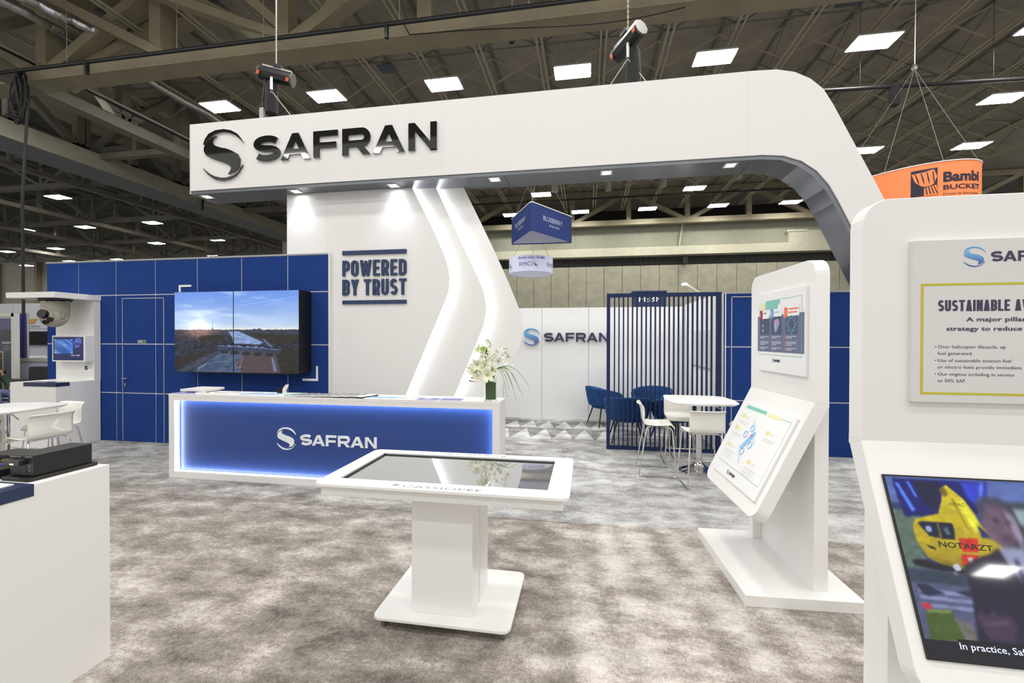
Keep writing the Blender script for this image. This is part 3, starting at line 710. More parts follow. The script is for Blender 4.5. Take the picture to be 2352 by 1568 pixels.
def board(e, x0, y, th, name):
    MB().prism([(x0, 0), (x0, SOF)]+e, y, y+th).build(name, WHITE, tw)
board(e1, -4.52, 6.06, .02, 'front_board')
board(e2, -3.6, 6.125, .02, 'middle_board')
board(e3, -3.0, 6.19, .02, 'rear_board')
MB().prism([(-4.52, 0), (-4.52, SOF), (-1.80, SOF)]+[(a-.04, b) for a, b in e3[1:-1]]+[(-1.7, 0)], 6.21, 6.27).build('core', WHITE, tw)
def ribbon(e, off, y0, y1, name):
    vs = [(a-off, y, b) for y in (y0, y1) for a, b in e if b < SOF+1]; n = len(vs)//2
    m = MB(); m.add(vs, [(i, i+1, n+i+1, n+i) for i in range(n-1)]); m.build(name, LEDM, tw)
ribbon(e1, .022, 6.08, 6.1245, 'light_line'); ribbon(e2, .022, 6.145, 6.1895, 'light_line')
for x in (-3.85,): MB().box(x-.001, x+.001, 6.0592, 6.06, 0, SOF).build('board_joint', mat('faint_joint', (.6, .6, .58, 1), .6), tw)
sg = tw
yl0, yl1 = 6.035, 6.06
MB().box(-3.59, -2.585, yl0, yl1, 2.925, 2.985).build('sign_bar', NAVYL, sg)
MB().box(-3.59, -2.585, yl0, yl1, 2.195, 2.25).build('sign_bar', NAVYL, sg)
def row(word, x0, x1, z0, h, t, gapf, widths):
    tot = sum(widths)+gapf*(len([c for c in word])-1)
    k = (x1-x0)/tot; x = x0
    for ch, w in zip(word, widths):
        if ch != ' ': letter(ch, x, z0, w*k, h, t, NAVYL, sg, yl0, yl1)
        x += (w+gapf)*k
row('POWERED', -3.59, -2.585, 2.608, .235, .040, .26, [1, 1.02, 1.6, .92, 1.02, .92, 1.02])
row('BY TRUST', -3.59, -2.585, 2.325, .235, .040, .26, [1.02, 1.1, .28, 1.02, 1.02, 1.02, 1.02, 1.02])

# ---- blue panelled partition on the left, white joints
def blue_wall(name, label, cols, rows_, y, th=.03, x_end=None, cat='partition'):
    t = thing(name, label, cat, ((cols[0]+cols[-1])/2, y+.05, 0))
    g = .008
    for i in range(len(cols)-1):
        for j in range(len(rows_)-1):
            MB().box(cols[i]+g, cols[i+1]-g, y, y+.02, rows_[j]+(g if j else 0), rows_[j+1]-g).build('panel', BLUE, t)
    MB().box(cols[0], cols[-1], y+.008, y+.05, 0, rows_[-1]).build('frame', GAP, t)
    return t
BY = 6.03
bw = blue_wall('blue_partition', 'tall royal blue panelled wall with white joints behind the video wall', [-9.02, -8.37, -7.62, -6.86, -6.08, -5.285, -4.49, -3.80], [0, .79, 1.59, 2.39, 2.945], BY)
MB().box(-9.03, -3.79, BY-.01, BY+.06, 2.945, 2.965).build('top_rail', ALU, bw)
MB().box(-3.80, -3.775, BY-.02, BY+.05, 0, 2.965).build('end_trim', WHITE, bw)
dr = MB()
for a, b, c, d in ((-7.497, -7.482, .01, 2.335), (-6.705, -6.690, .01, 2.335), (-7.497, -6.69, 2.325, 2.34)): dr.box(a, b, BY-.004, BY+.002, c, d)
dr = dr.build('door', ALU, bw); dr['label'] = 'flush blue door outlined by a thin aluminium frame'
MB().tube([(-7.44, BY-.02, 1.03), (-7.44, BY-.05, 1.03), (-7.34, BY-.05, 1.03)], .011, 8).lathe([(.025, 0), (.025, .004)], 12, (-7.44, BY-.01, 1.03)).build('handle', STEEL, dr)
MB().box(-7.452, -7.43, BY-.008, BY, .90, .95).build('lock', STEEL, dr)
ds = MB().box(-7.19, -7.03, BY-.006, BY, 1.605, 1.655).build('door_sign', ALU, dr)
MB().box(-7.10, -7.04, BY-.0075, BY-.006, 1.612, 1.648).build('vacant_field', mat('green_field', (.02, .22, .08, 1), .5), dr)
bl = MB().prism([(-6.405, 2.40), (-6.405, 2.53), (-6.18, 2.53), (-6.18, 2.50), (-6.375, 2.50), (-6.375, 2.40)], BY-.012, BY).build('corner_bracket', PAPER, bw)
MB().prism([(-4.01, 1.27), (-3.98, 1.27), (-3.98, 1.045), (-4.235, 1.045), (-4.235, 1.08), (-4.01, 1.08)], BY-.012, BY).build('corner_bracket', PAPER, bw)

# ---- video wall
vx0, vx1, vz0, vz1, vy = -6.175, -4.085, 1.175, 2.385, 5.73
vw = thing('video_wall', 'large two-panel video wall showing a river city at dusk', 'screen', (-5.13, 5.9, 1.175))
def city(u, v):
    hz = .525
    n2 = vnoise(u, v, 9, 14, 8); n3 = vnoise(u, v, 40, 80, 2); n4 = vnoise((u+v*.8)/1.8, v, 7, 12, 12, 6)
    s = np.clip((v-hz)/(1-hz), 0, 1)[..., None]
    sky = np.array([.76, .83, .90])*(1-s)**1.4+np.array([.40, .56, .88])*(1-(1-s)**1.4)
    cl = (np.clip((n4-.48)*4, 0, 1)*np.clip(1-np.abs(u-.30)*1.3, .2, 1)*.8)[..., None]
    sky = sky*(1-cl)+np.array([.80, .87, .97])*cl
    d = np.hypot((u-.21)*1.7, v-hz-.02)
    sky = sky+(np.exp(-(d/.08)**2)*.5)[..., None]*np.array([1, .98, .85])+(np.exp(-(d/.22)**2)*.2)[..., None]*np.array([1, .9, .6])
    sky = sky+(np.exp(-((v-hz)/.03)**2)*.16*(u > .3))[..., None]*np.array([.9, .4, -.3])
    sky = sky+(np.exp(-((v-(.84+.22*(u-.6)))/.004)**2)*.10*(u > .52))[..., None]
    gr = np.array([.10, .125, .19])+(n3-.5)[..., None]*.34*np.array([.9, 1, 1.25])+(n2-.5)[..., None]*.12
    far = (np.clip(1-(hz-v)/.12, 0, 1)*.5)[..., None]; gr = gr*(1-far)+np.array([.27, .29, .35])*far
    gr = gr+np.exp(-(np.hypot((u-.21)*1.2, (v-hz+.02)*1.8)/.16)**2)[..., None]*np.array([.42, .24, .15])
    wr = vnoise(u, v, 30, 90, 21)[..., None]
    def put(P, c, g):
        m = blur(inpoly(u, v, P).astype(float), 1)[..., None]; return g*(1-m)+np.asarray(c)*m
    gr = put([(.445, .505), (.53, .505), (.58, .47), (.72, .375), (.70, .345), (.49, .355), (.475, .44)], np.array([.52, .62, .80])*(.7+.5*wr), gr)
    gr = put([(.36, .26), (.60, .27), (.82, .24), (.86, .0), (.16, .0), (.27, .13)], np.where((u > .545+.0*v)[..., None], np.array([.29, .235, .26])+(wr-.5)*.08, np.array([.24, .31, .43])+(wr-.5)*.30), gr)
    tex = np.array([.125, .11, .075])*(.45+1.1*n3[..., None])
    for P in ([(.60, .49), (.74, .475), (1, .46), (1, .40), (.86, .34), (.74, .39)], [(.84, .27), (.92, .31), (1, .27), (1, 0), (.87, 0)], [(0, .15), (.12, .20), (.28, .28), (.30, .25), (.10, .11), (0, .04)], [(.20, .44), (.40, .47), (.44, .44), (.36, .38), (.22, .36)]): gr = put(P, tex, gr)
    gr = put([(.02, .0), (.09, .0), (.27, .14), (.41, .25), (.36, .27), (.20, .16)], np.array([.21, .24, .32])*(.6+.8*n3[..., None]), gr)
    # low stone bridge with a row of dark arches
    bc = .305-.085*(u-.40)-.10*(u-.6)**2
    m = ((np.abs(v-bc) < .026) & (u > .36) & (u < .85))[..., None]; gr = np.where(m, np.array([.17, .21, .32])*(.6+.8*n3[..., None]), gr)
    m = ((np.abs(v-bc-.024) < .004) & (u > .36) & (u < .86))[..., None]; gr = np.where(m, [.42, .52, .76], gr)
    for c in (.415, .50, .59, .68, .77):
        m = ((((u-c)/.034)**2+((v-(.252-.085*(c-.4)))/.022)**2) < 1)[..., None]; gr = np.where(m, [.09, .105, .16], gr)
    gr = np.where(((np.abs(v-bc-.034) < .004) & (n3 > .52) & (u > .40) & (u < .80))[..., None], [.60, .70, .92], gr)
    for P, c in (([(.72, .41), (.735, .41), (.80, .31), (.785, .31)], [.42, .48, .66]), ([(.495, .06), (.535, .05), (.565, .20), (.545, .205)], [.40, .40, .48]), ([(.785, .19), (.80, .19), (.83, .03), (.805, .01)], [.40, .46, .62]), ([(.185, .045), (.20, .035), (.27, .095), (.26, .11)], [.42, .50, .60])): gr = put(P, c, gr)
    for P in ([(.505, .075), (.527, .07), (.553, .185), (.547, .19)],): gr = put(P, [.30, .20, .20], gr)
    gr = blur(gr, 1)
    out = np.where((v > hz)[..., None], sky, gr)
    m = (np.abs(u-.318) < .0016+.011*np.clip((.565-v)/.05, 0, 1)**2) & (v < .635) & (v > hz); out = np.where(m[..., None], [.34, .33, .42], out)
    m = (v > hz) & (v < hz+.003+.03*np.clip(vnoise(u, v*0, 60, 1, 4, 2)-.4, 0, 1)*(np.exp(-((u-.69)/.05)**2)*2+.25)); out = np.where(m[..., None], [.22, .28, .42], out)
    return out
vb = MB().box(vx0, vx1, vy+.01, BY-.02, vz0, vz1).build('cabinet', mat('screen_housing', (.006, .006, .008, 1), .5), vw)
mid = vx0+(vx1-vx0)*.487
for a, b, ua, ub in ((vx0, mid-.003, 0, .486), (mid+.003, vx1, .488, 1)):
    MB().box(a, b, vy+.001, vy+.01, vz0, vz1).build('bezel', BLACKG, vw)
    picture('screen', city, 190, 210, Matrix.Translation((a+.004, vy-.0005, vz0+.005)) @ XZ, b-a-.008, vz1-vz0-.01, vw, 1.0, True, ua, ub, local=False)
MB().box(vx0+.3, vx1-.1, vy+.05, BY-.03, vz0-.02, vz0).build('bracket_rail', BLACK, vw)

# ---- reception desk
dk = thing('reception_desk', 'long white reception desk with a backlit blue front panel', 'desk', (-2.95, 4.7, 0))
X0, X1, Y0 = -4.995, -.905, 4.555
b = MB(); zt = 1.015
b.prism([(X0, 0), (X0, zt), (X1, zt), (X1, 0), (X1-.078, 0.075), (X1-.078, .93), (X0+.085, .935), (X0+.085, .075)], Y0, Y0+.055)
b = MB()
b.box(X0, X1, Y0, Y0+.085, .935, zt-.035).box(X0, X1, Y0, Y0+.085, 0, .078).box(X0, X0+.075, Y0, Y0+.085, .078, .935).box(X1-.078, X1, Y0, Y0+.085, .078, .935)
b.build('front_frame', WHITE, dk)
MB().box(X0, X1, Y0+.085, Y0+.33, 0, zt-.035).build('carcass', WHITE, dk)
MB().box(X0-.001, X1+.001, Y0-.001, Y0+.36, zt-.034, zt).build('worktop', WHITE, dk)
MB().box(X0+.01, X1-.01, Y0+.075, Y0+.085, .02, .98).build('blue_panel', mat('blue_satin_panel', (0.020, 0.052, 0.21, 1), .38, spec=.5), dk)
ld = MB()
xa, xb, za, zb = X0+.077, X1-.080, .080, .933
ld.box(xa-.002, xa+.003, Y0+.03, Y0+.05, za, zb); ld.box(xb-.003, xb+.002, Y0+.03, Y0+.05, za, zb)
ld.box(xa, xb, Y0+.03, Y0+.05, za-.002, za+.003); ld.box(xa, xb, Y0+.03, Y0+.05, zb-.003, zb+.002)
ld.build('light_strip', LEDD, dk)
LOGOW = mat('logo_white', (.72, .74, .78, 1), .5)
emblem(-3.462, .513, .12, .132, [LOGOW], dk, Y0+.062, Y0+.075, joined=True)
safran_word(-3.28, -2.332, .447, .572, .029, LOGOW, dk, Y0+.062, Y0+.075, joined=True)
MB().box(-4.96, -4.61, Y0+.12, Y0+.42, 1.03, 1.058).build('transaction_shelf', WHITE, dk, bevel=.002)
for x in (-4.92, -4.66): MB().box(x, x+.02, Y0+.14, Y0+.40, zt, 1.03).build('shelf_support', WHITE, dk)

# ---- paper goods on the desk
LB = mat('light_blue_print', (.30, .52, .80, 1), .5); MAG = mat('magazine_cover', (.02, .025, .03, 1), .3); TEAL = mat('teal_print', (.06, .35, .33, 1), .4)
PURP = mat('violet_print', (.22, .21, .50, 1), .5); CARD = mat('grey_card_box', (.55, .54, .50, 1), .6)
DZ = zt
def sheet(name, label, cat, x, y, w, d, h, rz, m1, group, top=None, z=DZ):
    t = thing(name, label, cat, (x, y, z), rz, group)
    mg = name == 'magazine'
    MB().box(-w/2, w/2, -d/2, d/2, 0, h).build('pages', m1 if mg else PAPER, t, local=True)
    MB().box(-w/2, w/2, -d/2, d/2, h, h+.0015).build('cover', PAPER if mg else m1, t, local=True)
    if mg: MB().box(-w/2, -w/2+.045, -d/2, d/2, h+.0015, h+.0025).build('dark_edge', m1, t, local=True)
    if top and not mg: MB().box(-w/2+.01, w/2-.01, -d/2+.012, -d/2+.05, h+.0015, h+.0022).build('cover_band', top, t, local=True)
    return t
for i in range(10):
    sheet('magazine', 'thin dark magazine in the overlapping row across the desk, %s from the left' % ORD[i], 'magazine', -3.36+i*.093, 4.70+.004*(i % 3), .085+.1, .25, .006+.001*i, -.35+.05*(i % 3), MAG if i else TEAL, 'magazines fanned on the desk', MAG, DZ+.0002*i)
for i in range(8):
    sheet('leaflet', 'light blue leaflet in the loose pile left of the magazines, %s from the left' % ORD[i], 'leaflet', -4.02+i*.058, 4.64+.03*(i % 3), .09, .10, .004+.003*(i % 4), .3*(-1)**i, LB, 'left pile of light blue leaflets')
for i in range(8):
    sheet('leaflet', 'light blue leaflet in the spread right of the magazines, %s from the left' % ORD[i], 'leaflet', -2.46+i*.052, 4.64+.02*(i % 2), .075, .09, .004+.002*(i % 3), .25*(-1)**i, LB, 'right spread of light blue leaflets')
for i in range(4):
    sheet('card_stack', 'small pale stack of cards left of the blue leaflets, %s from the left' % ORD[i], 'cards', -4.62+i*.14, 4.63+.06*(i % 2), .07, .09, .018, .05*i, CARD, 'card stacks at the left of the desk')
for i in range(3):
    sheet('card_stack', 'small grey stack of cards right of the leaflets, %s from the left' % ORD[i], 'cards', -2.02+i*.15, 4.62+.04*(i % 2), .075, .06, .014, .1*i, CARD, 'card stacks at the right of the desk')
sheet('brochure', 'violet printed brochure lying flat left of the vase, the left one', 'brochure', -1.72, 4.64, .24, .16, .003, .0, PURP, None)
sheet('brochure', 'violet printed brochure lying flat closest to the vase', 'brochure', -1.46, 4.65, .24, .16, .003, .03, PURP, None)
sheet('brochure', 'violet and white sheet at the left end of the desk', 'brochure', -4.80, 4.62, .30, .12, .002, .02, PURP, None)
t = thing('desk_ornament', 'small glossy black and white ornament standing among the leaflets', 'ornament', (-3.62, 4.76, DZ))
MB().prism([(-3.675, DZ+.0), (-3.68, DZ+.05), (-3.66, DZ+.075), (-3.62, DZ+.09), (-3.57, DZ+.115), (-3.585, DZ+.075), (-3.60, DZ+.0)], 4.74, 4.79).build('black_body', BLACKG, t, bevel=.006)
MB().prism([(-3.60, DZ), (-3.592, DZ+.07), (-3.555, DZ+.117), (-3.562, DZ+.09), (-3.585, DZ+.05), (-3.585, DZ)], 4.735, 4.795).build('white_fin', PAPER, t)

# ---- vase of white flowers
vs_ = thing('flower_vase', 'clear glass vase of white lilies and orchids on the desk end', 'vase', (-1.01, 4.66, DZ))
vx, vyy = -1.02, 4.645
GL = mat('vase_glass', (.92, .97, .93, 1), .02, trans=1.0, ior=1.35)
VG = mat('wrapped_leaf', (.035, .10, .012, 1), .4, vary=.35, vscale=30)
MB().lathe([(.052, .0), (.054, .004), (.054, .215), (.051, .215), (.051, .012), (.002, .012)], 24, (vx, vyy, DZ)).build('glass', GL, vs_, smooth=40)
MB().lathe([(.046, .018), (.048, .17), (.044, .175)], 20, (vx, vyy, DZ)).build('leaf_lining', VG, vs_, smooth=40)
ST = mat('stem_green', (.10, .22, .03, 1), .5)
for i in range(10):
    a = i*.63; r = .03
    MB().tube([(vx+r*math.cos(a), vyy+r*math.sin(a), DZ+.03), (vx+.5*r*math.cos(a+1), vyy+.5*r*math.sin(a+1), DZ+.15), (vx+.05*math.cos(a), vyy+.05*math.sin(a), DZ+.30)], .006, 6).build('stem', ST, vs_)
PET = mat('lily_petal', (.80, .80, .62, 1), .5); PETW = mat('orchid_petal', (.80, .79, .70, 1), .5); YG = mat('lime_throat', (.42, .55, .05, 1), .5); LIME = mat('lime_orchid', (.48, .62, .20, 1), .5)
def flower(x, y, z, r, nrm, m, name='lily', n=6, core=YG):
    nrm = Vector(nrm).normalized(); a = nrm.orthogonal().normalized(); b2 = nrm.cross(a)
    mb = MB(); ph = random.uniform(0, 1)
    for i in range(n):
        t = 2*PI*i/n+ph; d = a*math.cos(t)+b2*math.sin(t); s = nrm.cross(d)
        c = Vector((x, y, z)); w = r*.30
        rows = [(0, .10, -.02), (.35, .8, .12), (.7, 1.0, .22), (.95, .6, .16), (1.1, .05, .05)]
        vsx = []
        for f, ww, up in rows:
            for sgn in (-1, 0, 1):
                vsx.append(c+d*r*f+s*sgn*w*ww+nrm*(r*(up*1.6+.25*f) - (0 if sgn else r*.05)))
        fs = [(k*3+j, k*3+j+1, k*3+j+4, k*3+j+3) for k in range(4) for j in range(2)]
        mb.add(vsx, fs)
    o = mb.build(name, m, vs_, smooth=80)
    c = Vector((x, y, z))
    MB().tube([c, c+nrm*r*.28], [r*.14, r*.07], 6).build('throat', core, o)
    return o
ZF = DZ
for x, z, r in ((-1.135, .345, .062), (-1.075, .335, .066), (-1.15, .27, .062), (-1.045, .25, .075), (-1.095, .285, .05), (-1.19, .30, .05), (-1.00, .30, .05), (-1.12, .235, .05)):
    flower(vx+x+1.03, vyy-.06+random.uniform(-.02, .02), ZF+z, r, (random.uniform(-.35, .35), -1, random.uniform(-.25, .3)), PET)
for i in range(26):
    x = random.uniform(-.02, .21); z = .33+random.uniform(0, .2)-(max(0, x-.1))*.9+.03
    flower(vx+x-.02, vyy+random.uniform(-.05, .05), ZF+z, .022+random.uniform(0, .012), (random.uniform(-.6, .6), -1, random.uniform(-.4, .6)), PETW, 'orchid_bloom', 5)
for i in range(9):
    flower(vx-.09+random.uniform(-.03, .07), vyy+random.uniform(-.05, .03), ZF+.42+random.uniform(-.04, .10), .03, (random.uniform(-.6, .4), -1, random.uniform(-.2, .6)), LIME if i < 4 else PETW, 'orchid_bloom', 5)
MB().add([(vx-.03, vyy-.05, ZF+.36), (vx-.05, vyy-.055, ZF+.42), (vx-.025, vyy-.05, ZF+.50), (vx-.012, vyy-.05, ZF+.42)], [(0, 1, 2, 3)]).build('leaf', mat('dark_leaf', (.03, .10, .02, 1), .4), vs_)
MB().add([(vx-.01, vyy-.05, ZF+.36), (vx-.012, vyy-.055, ZF+.45), (vx-.03, vyy-.05, ZF+.52), (vx+.02, vyy-.05, ZF+.43), (vx+.02, vyy-.05, ZF+.36)], [(0, 1, 2, 3, 4)]).build('leaf', mat('cream_leaf', (.72, .70, .50, 1), .4), vs_)
for x2, z2, zz in ((.27, .10, .34), (.30, .05, .33), (.24, .02, .32), (.36, .13, .35), (.16, .04, .30), (.18, .10, .31), (.21, .14, .33)):
    P = [(vx+.05+(x2-.05)*f, vyy-.04, ZF+.29+(zz-.29+.06)*math.sin(PI*min(1, f*1.0))*.55+(z2-.29)*f**2.2) for f in np.linspace(0, 1, 9)]
    MB().tube(P, [.003*(1-.8*i/8)+.0006 for i in range(9)], 5).build('grass_blade', ST, vs_)
for f in range(3):
    MB().tube([(vx-.15-.02*f, vyy-.04, ZF+.25-.03*f), (vx-.13, vyy-.04, ZF+.22-.02*f)], [.006, .002], 5).build('seed_pod', mat('pod', (.10, .10, .04, 1), .6), vs_)

vs_.scale = (1.2, 1.2, 1.15)

# ---- white back wall with logo
bk = thing('back_partition', 'white panelled back wall of the stand carrying a coloured logo', 'partition', (.2, 9.3, 0))
cols = [-2.6, -1.76, -.934, .04, 1.0, 1.94]
BWH = mat('bright_white_panel', (.90, .90, .90, 1), .45)
for a, c in zip(cols, cols[1:]): MB().box(a+.004, c-.004, 9.29, 9.31, 0, 2.335).build('panel', BWH, bk)
MB().box(cols[0], cols[-1], 9.30, 9.34, 0, 2.33).build('frame', JOINT, bk)
EMB1 = mat('logo_sky_blue', (.10, .36, .72, 1), .4); EMB2 = mat('logo_deep_blue', (.03, .12, .45, 1), .4); PLUM = mat('logo_plum', (.055, .045, .10, 1), .5)
def grad_mat():
    m = bpy.data.materials.new('logo_gradient'); m.use_nodes = True; nt = m.node_tree; b = nt.nodes['Principled BSDF']; b.inputs['Roughness'].default_value = .4
    tc = nt.nodes.new('ShaderNodeTexCoord'); sp = nt.nodes.new('ShaderNodeSeparateXYZ'); r = nt.nodes.new('ShaderNodeValToRGB')
    nt.links.new(tc.outputs['Generated'], sp.inputs[0]); nt.links.new(sp.outputs[2], r.inputs[0])
    r.color_ramp.elements[0].color = (.03, .08, .42, 1); r.color_ramp.elements[1].color = (.22, .55, .80, 1)
    nt.links.new(r.outputs[0], b.inputs['Base Color']); return m
GRAD = grad_mat()
emblem(-1.15, 1.722, .175, .185, [EMB1, GRAD, EMB2], bk, 9.265, 9.29)
safran_word(-.893, .445, 1.622, 1.81, .042, PLUM, bk, 9.265, 9.29)
pw = thing('side_partition', 'white partition wall running back behind the slatted screen', 'partition', (1.97, 8.1, 0))
for a, c in ((7.05, 7.8), (7.8, 8.55), (8.55, 9.28)): MB().box(1.945, 1.985, a+.002, c-.002, 0, 2.37).build('panel', BWH, pw)
ps = thing('wall_board', 'pale framed display board on the white partition behind the slats', 'board', (1.92, 7.9, 1.2))
MB().box(1.925, 1.944, 7.35, 8.65, 1.22, 1.83).build('board', mat('pale_board', (.66, .68, .72, 1), .3), ps)
MB().box(1.93, 1.945, 7.32, 8.68, 1.19, 1.215).build('ledge', ALU, ps)
al = thing('arm_lamp', 'white arm light reaching out over the slatted screen', 'lamp', (1.95, 8.5, 2.37))
MB().tube([(1.96, 8.2, 2.37), (1.96, 8.2, 2.50), (1.72, 8.25, 2.68)], .012, 6).build('arm', WHITE, al)
MB().lathe([(.02, .03), (.05, .02), (.055, 0), (.02, -.005)], 14, (1.72, 8.25, 2.65)).build('lamp_head', DLM, al, smooth=40)

# ---- blue wall on the right
rw = blue_wall('blue_partition', 'lower royal blue panelled wall on the right between the slatted screen and the white leg', [2.0, 2.035, 3.42, 4.25], [0, .775, 1.57, 2.36], 6.965)
MB().box(1.985, 4.3, 6.955, 7.02, 2.36, 2.38).build('top_rail', ALU, rw)
for x in (1.985, 2.02): MB().box(x, x+.012, 6.955, 6.98, 0, 2.36).build('edge_trim', GAP, rw)
o = MB()
for a, b_, c, d in ((2.105, 2.12, .01, 2.31), (2.95, 2.965, .01, 2.31), (2.105, 2.965, 2.30, 2.315)): o.box(a, b_, 6.955, 6.967, c, d)
o = o.build('door', ALU, rw); o['label'] = 'flush blue door outlined by a thin aluminium frame'

# ---- slatted screen
sl = thing('slat_screen', 'navy framed screen of thin upright slats', 'screen divider', (1.1, 6.87, 0))
sx0, sx1 = .303, 1.945
MB().box(sx0, sx0+.05, 6.865, 6.935, 0, 2.375).build('frame_post', NAVY, sl)
MB().box(sx1-.06, sx1, 6.865, 6.935, 0, 2.375).build('frame_post', NAVY, sl)
MB().box(sx0+.05, sx1-.06, 6.865, 6.935, 2.32, 2.375).build('frame_rail', NAVY, sl)
MB().box(sx0+.05, sx1-.06, 6.865, 6.935, .0, .05).build('frame_rail', NAVY, sl)
slat_me = None
for i in range(22):
    x = sx0+.05+(i+1)*((sx1-.06-sx0-.05)/23)
    if slat_me is None:
        s_ = MB().box(x-.0085, x+.0085, 6.872, 6.928, .05, 2.32).build('slat', NAVY, sl); slat_me = s_; x_first = x
    else:
        c = slat_me.copy(); C.objects.link(c); c.location.x += x-x_first

# ---- far hanging or standing navy sign behind the screen
fs_ = thing('navy_sign', 'navy box sign with pale letters seen through the slats over the white wall', 'sign', (1.5, 11.2, 2.4))
MB().box(1.13, 1.875, 11.0, 11.5, 2.30, 2.80).build('sign_box', NAVYL, fs_)
MB().box(1.09, 1.885, 10.95, 11.5, 2.80, 2.84).build('cap', NAVYL, fs_)
text('FEBF', 'sign_lettering', PAPER, fs_, Matrix.Translation((1.24, 10.998, 2.58)) @ XZ, .14, x1=.50, local=False, bold=.01)
MB().box(1.2, 1.8, 11.1, 11.4, 0, 2.3).build('post', WHITE, fs_)
# ---- touch table
tt = thing('touch_table', 'white interactive table with a large glossy dark screen on one column', 'table', (-.80, 2.65, 0))
TZ = .87
KW = KWHITE
tx0, tx1, ty0, ty1 = -1.528, -.085, 2.255, 3.035
ix0, ix1, iy0, iy1 = -1.428, -.206, 2.372, 2.955
fr = MB()
P = rrect(tx0, tx1, ty0, ty1, .05, 6)
fr.prism([(a, b) for a, b in P], TZ-.012, TZ-.0, 'z')
bm_ = None
# top frame built as four flush boards round the screen plus rounded corners
def frame_top():
    me = MB(); n = len(P)
    Q = [(min(max(a, ix0), ix1), min(max(b, iy0), iy1)) for a, b in P]
    vs = [(a, b, TZ) for a, b in P]+[(a, b, TZ) for a, b in Q]+[(a, b, TZ-.014) for a, b in P]+[(a, b, TZ-.014) for a, b in Q]
    fs = []
    for i in range(n):
        j = (i+1) % n
        fs += [(i, j, n+j, n+i), (2*n+i, 3*n+i, 3*n+j, 2*n+j), (i, 2*n+i, 2*n+j, j), (n+i, n+j, 3*n+j, 3*n+i)]
    me.add(vs, fs); return me
ft = frame_top(); 
o = ft.build('tabletop_frame', KW, tt)
bm = bmesh.new(); bm.from_mesh(o.data); bmesh.ops.remove_doubles(bm, verts=bm.verts, dist=1e-5); bmesh.ops.dissolve_degenerate(bm, edges=bm.edges, dist=1e-5); bmesh.ops.recalc_face_normals(bm, faces=bm.faces); bm.to_mesh(o.data); bm.free()
SCRG = mat('table_screen_glass', (.36, .37, .39, 1), .03, metal=.55, spec=1.0, coat=1.0, ior=1.6)
MB().box(ix0-.004, ix1+.004, iy0-.004, iy1+.004, TZ-.018, TZ-.013).build('screen', SCRG, tt)
bz = MB()
for a, b, c, d in ((ix0, ix1, iy1-.03, iy1), (ix0, ix0+.022, iy0, iy1), (ix0, ix1, iy0, iy0+.006)): bz.box(a, b, c, d, TZ-.013, TZ-.009)
bz.build('screen_bezel', mat('table_bezel', (.004, .004, .004, 1), .35, spec=.2), tt)
sk_ = MB(); 
sk_.prism([(tx0+.035, ty0+.03), (tx1-.035, ty0+.03), (tx1-.035, ty1-.03), (tx0+.035, ty1-.03)], TZ-.075, TZ-.0135, 'z')
sk_.build('skirt', KW, tt, bevel=.002)
cgrey = mat('pale_grey_ink', (.13, .14, .16, 1), .5)
FLAT = Matrix.Identity(4)
text('CASSIOP\u00c9E', 'lettering', cgrey, tt, Matrix.Translation((-1.005, 2.283, TZ)), .032, x1=.455, bold=-.004, local=False)
RF = Matrix.Rotation(PI, 4, 'Z')
text('CASSIOP\u00c9E', 'lettering', cgrey, tt, Matrix.Translation((-.60, 3.015, TZ)) @ RF, .030, x1=.42, bold=-.004, local=False)
for cx, cy, s in ((-1.04, 2.297, 1), (-.575, 3.003, -1)):
    mb = MB()
    for k in range(3):
        r = .014+.006*k; pts = [(cx-s*r*math.cos(t)*1.1, cy+s*r*math.sin(t)*.8, TZ+.0006) for t in np.linspace(-.7, 1.9, 9)]
        mb.tube(pts, .0009, 4)
    mb.build('wave_emblem', cgrey, tt)
MB().box(-1.012, -.643, 2.44, 2.835, .085, TZ-.07).build('column', KW, tt, bevel=.003)
MB().box(-.645, -.638, 2.60, 2.81, .085, TZ-.075).build('access_panel', KW, tt)
MB().prism(rrect(-1.222, -.412, 2.355, 2.985, .05, 6), .065, .085, 'z').build('base_plate', KW, tt, bevel=.004)
CST = mat('caster_grey', (.12, .12, .14, 1), .35)
for x in (-1.17, -.46):
    for y in (2.42, 2.92):
        c = MB().tube([(x-.012, y, .026), (x+.012, y, .026)], .026, 14).build('caster', CST, tt, smooth=40)
        MB().box(x-.02, x+.02, y-.012, y+.012, .045, .066).tube([(x-.018, y, .026), (x+.018, y, .026)], .006, 8).build('caster_fork', STEEL, c)

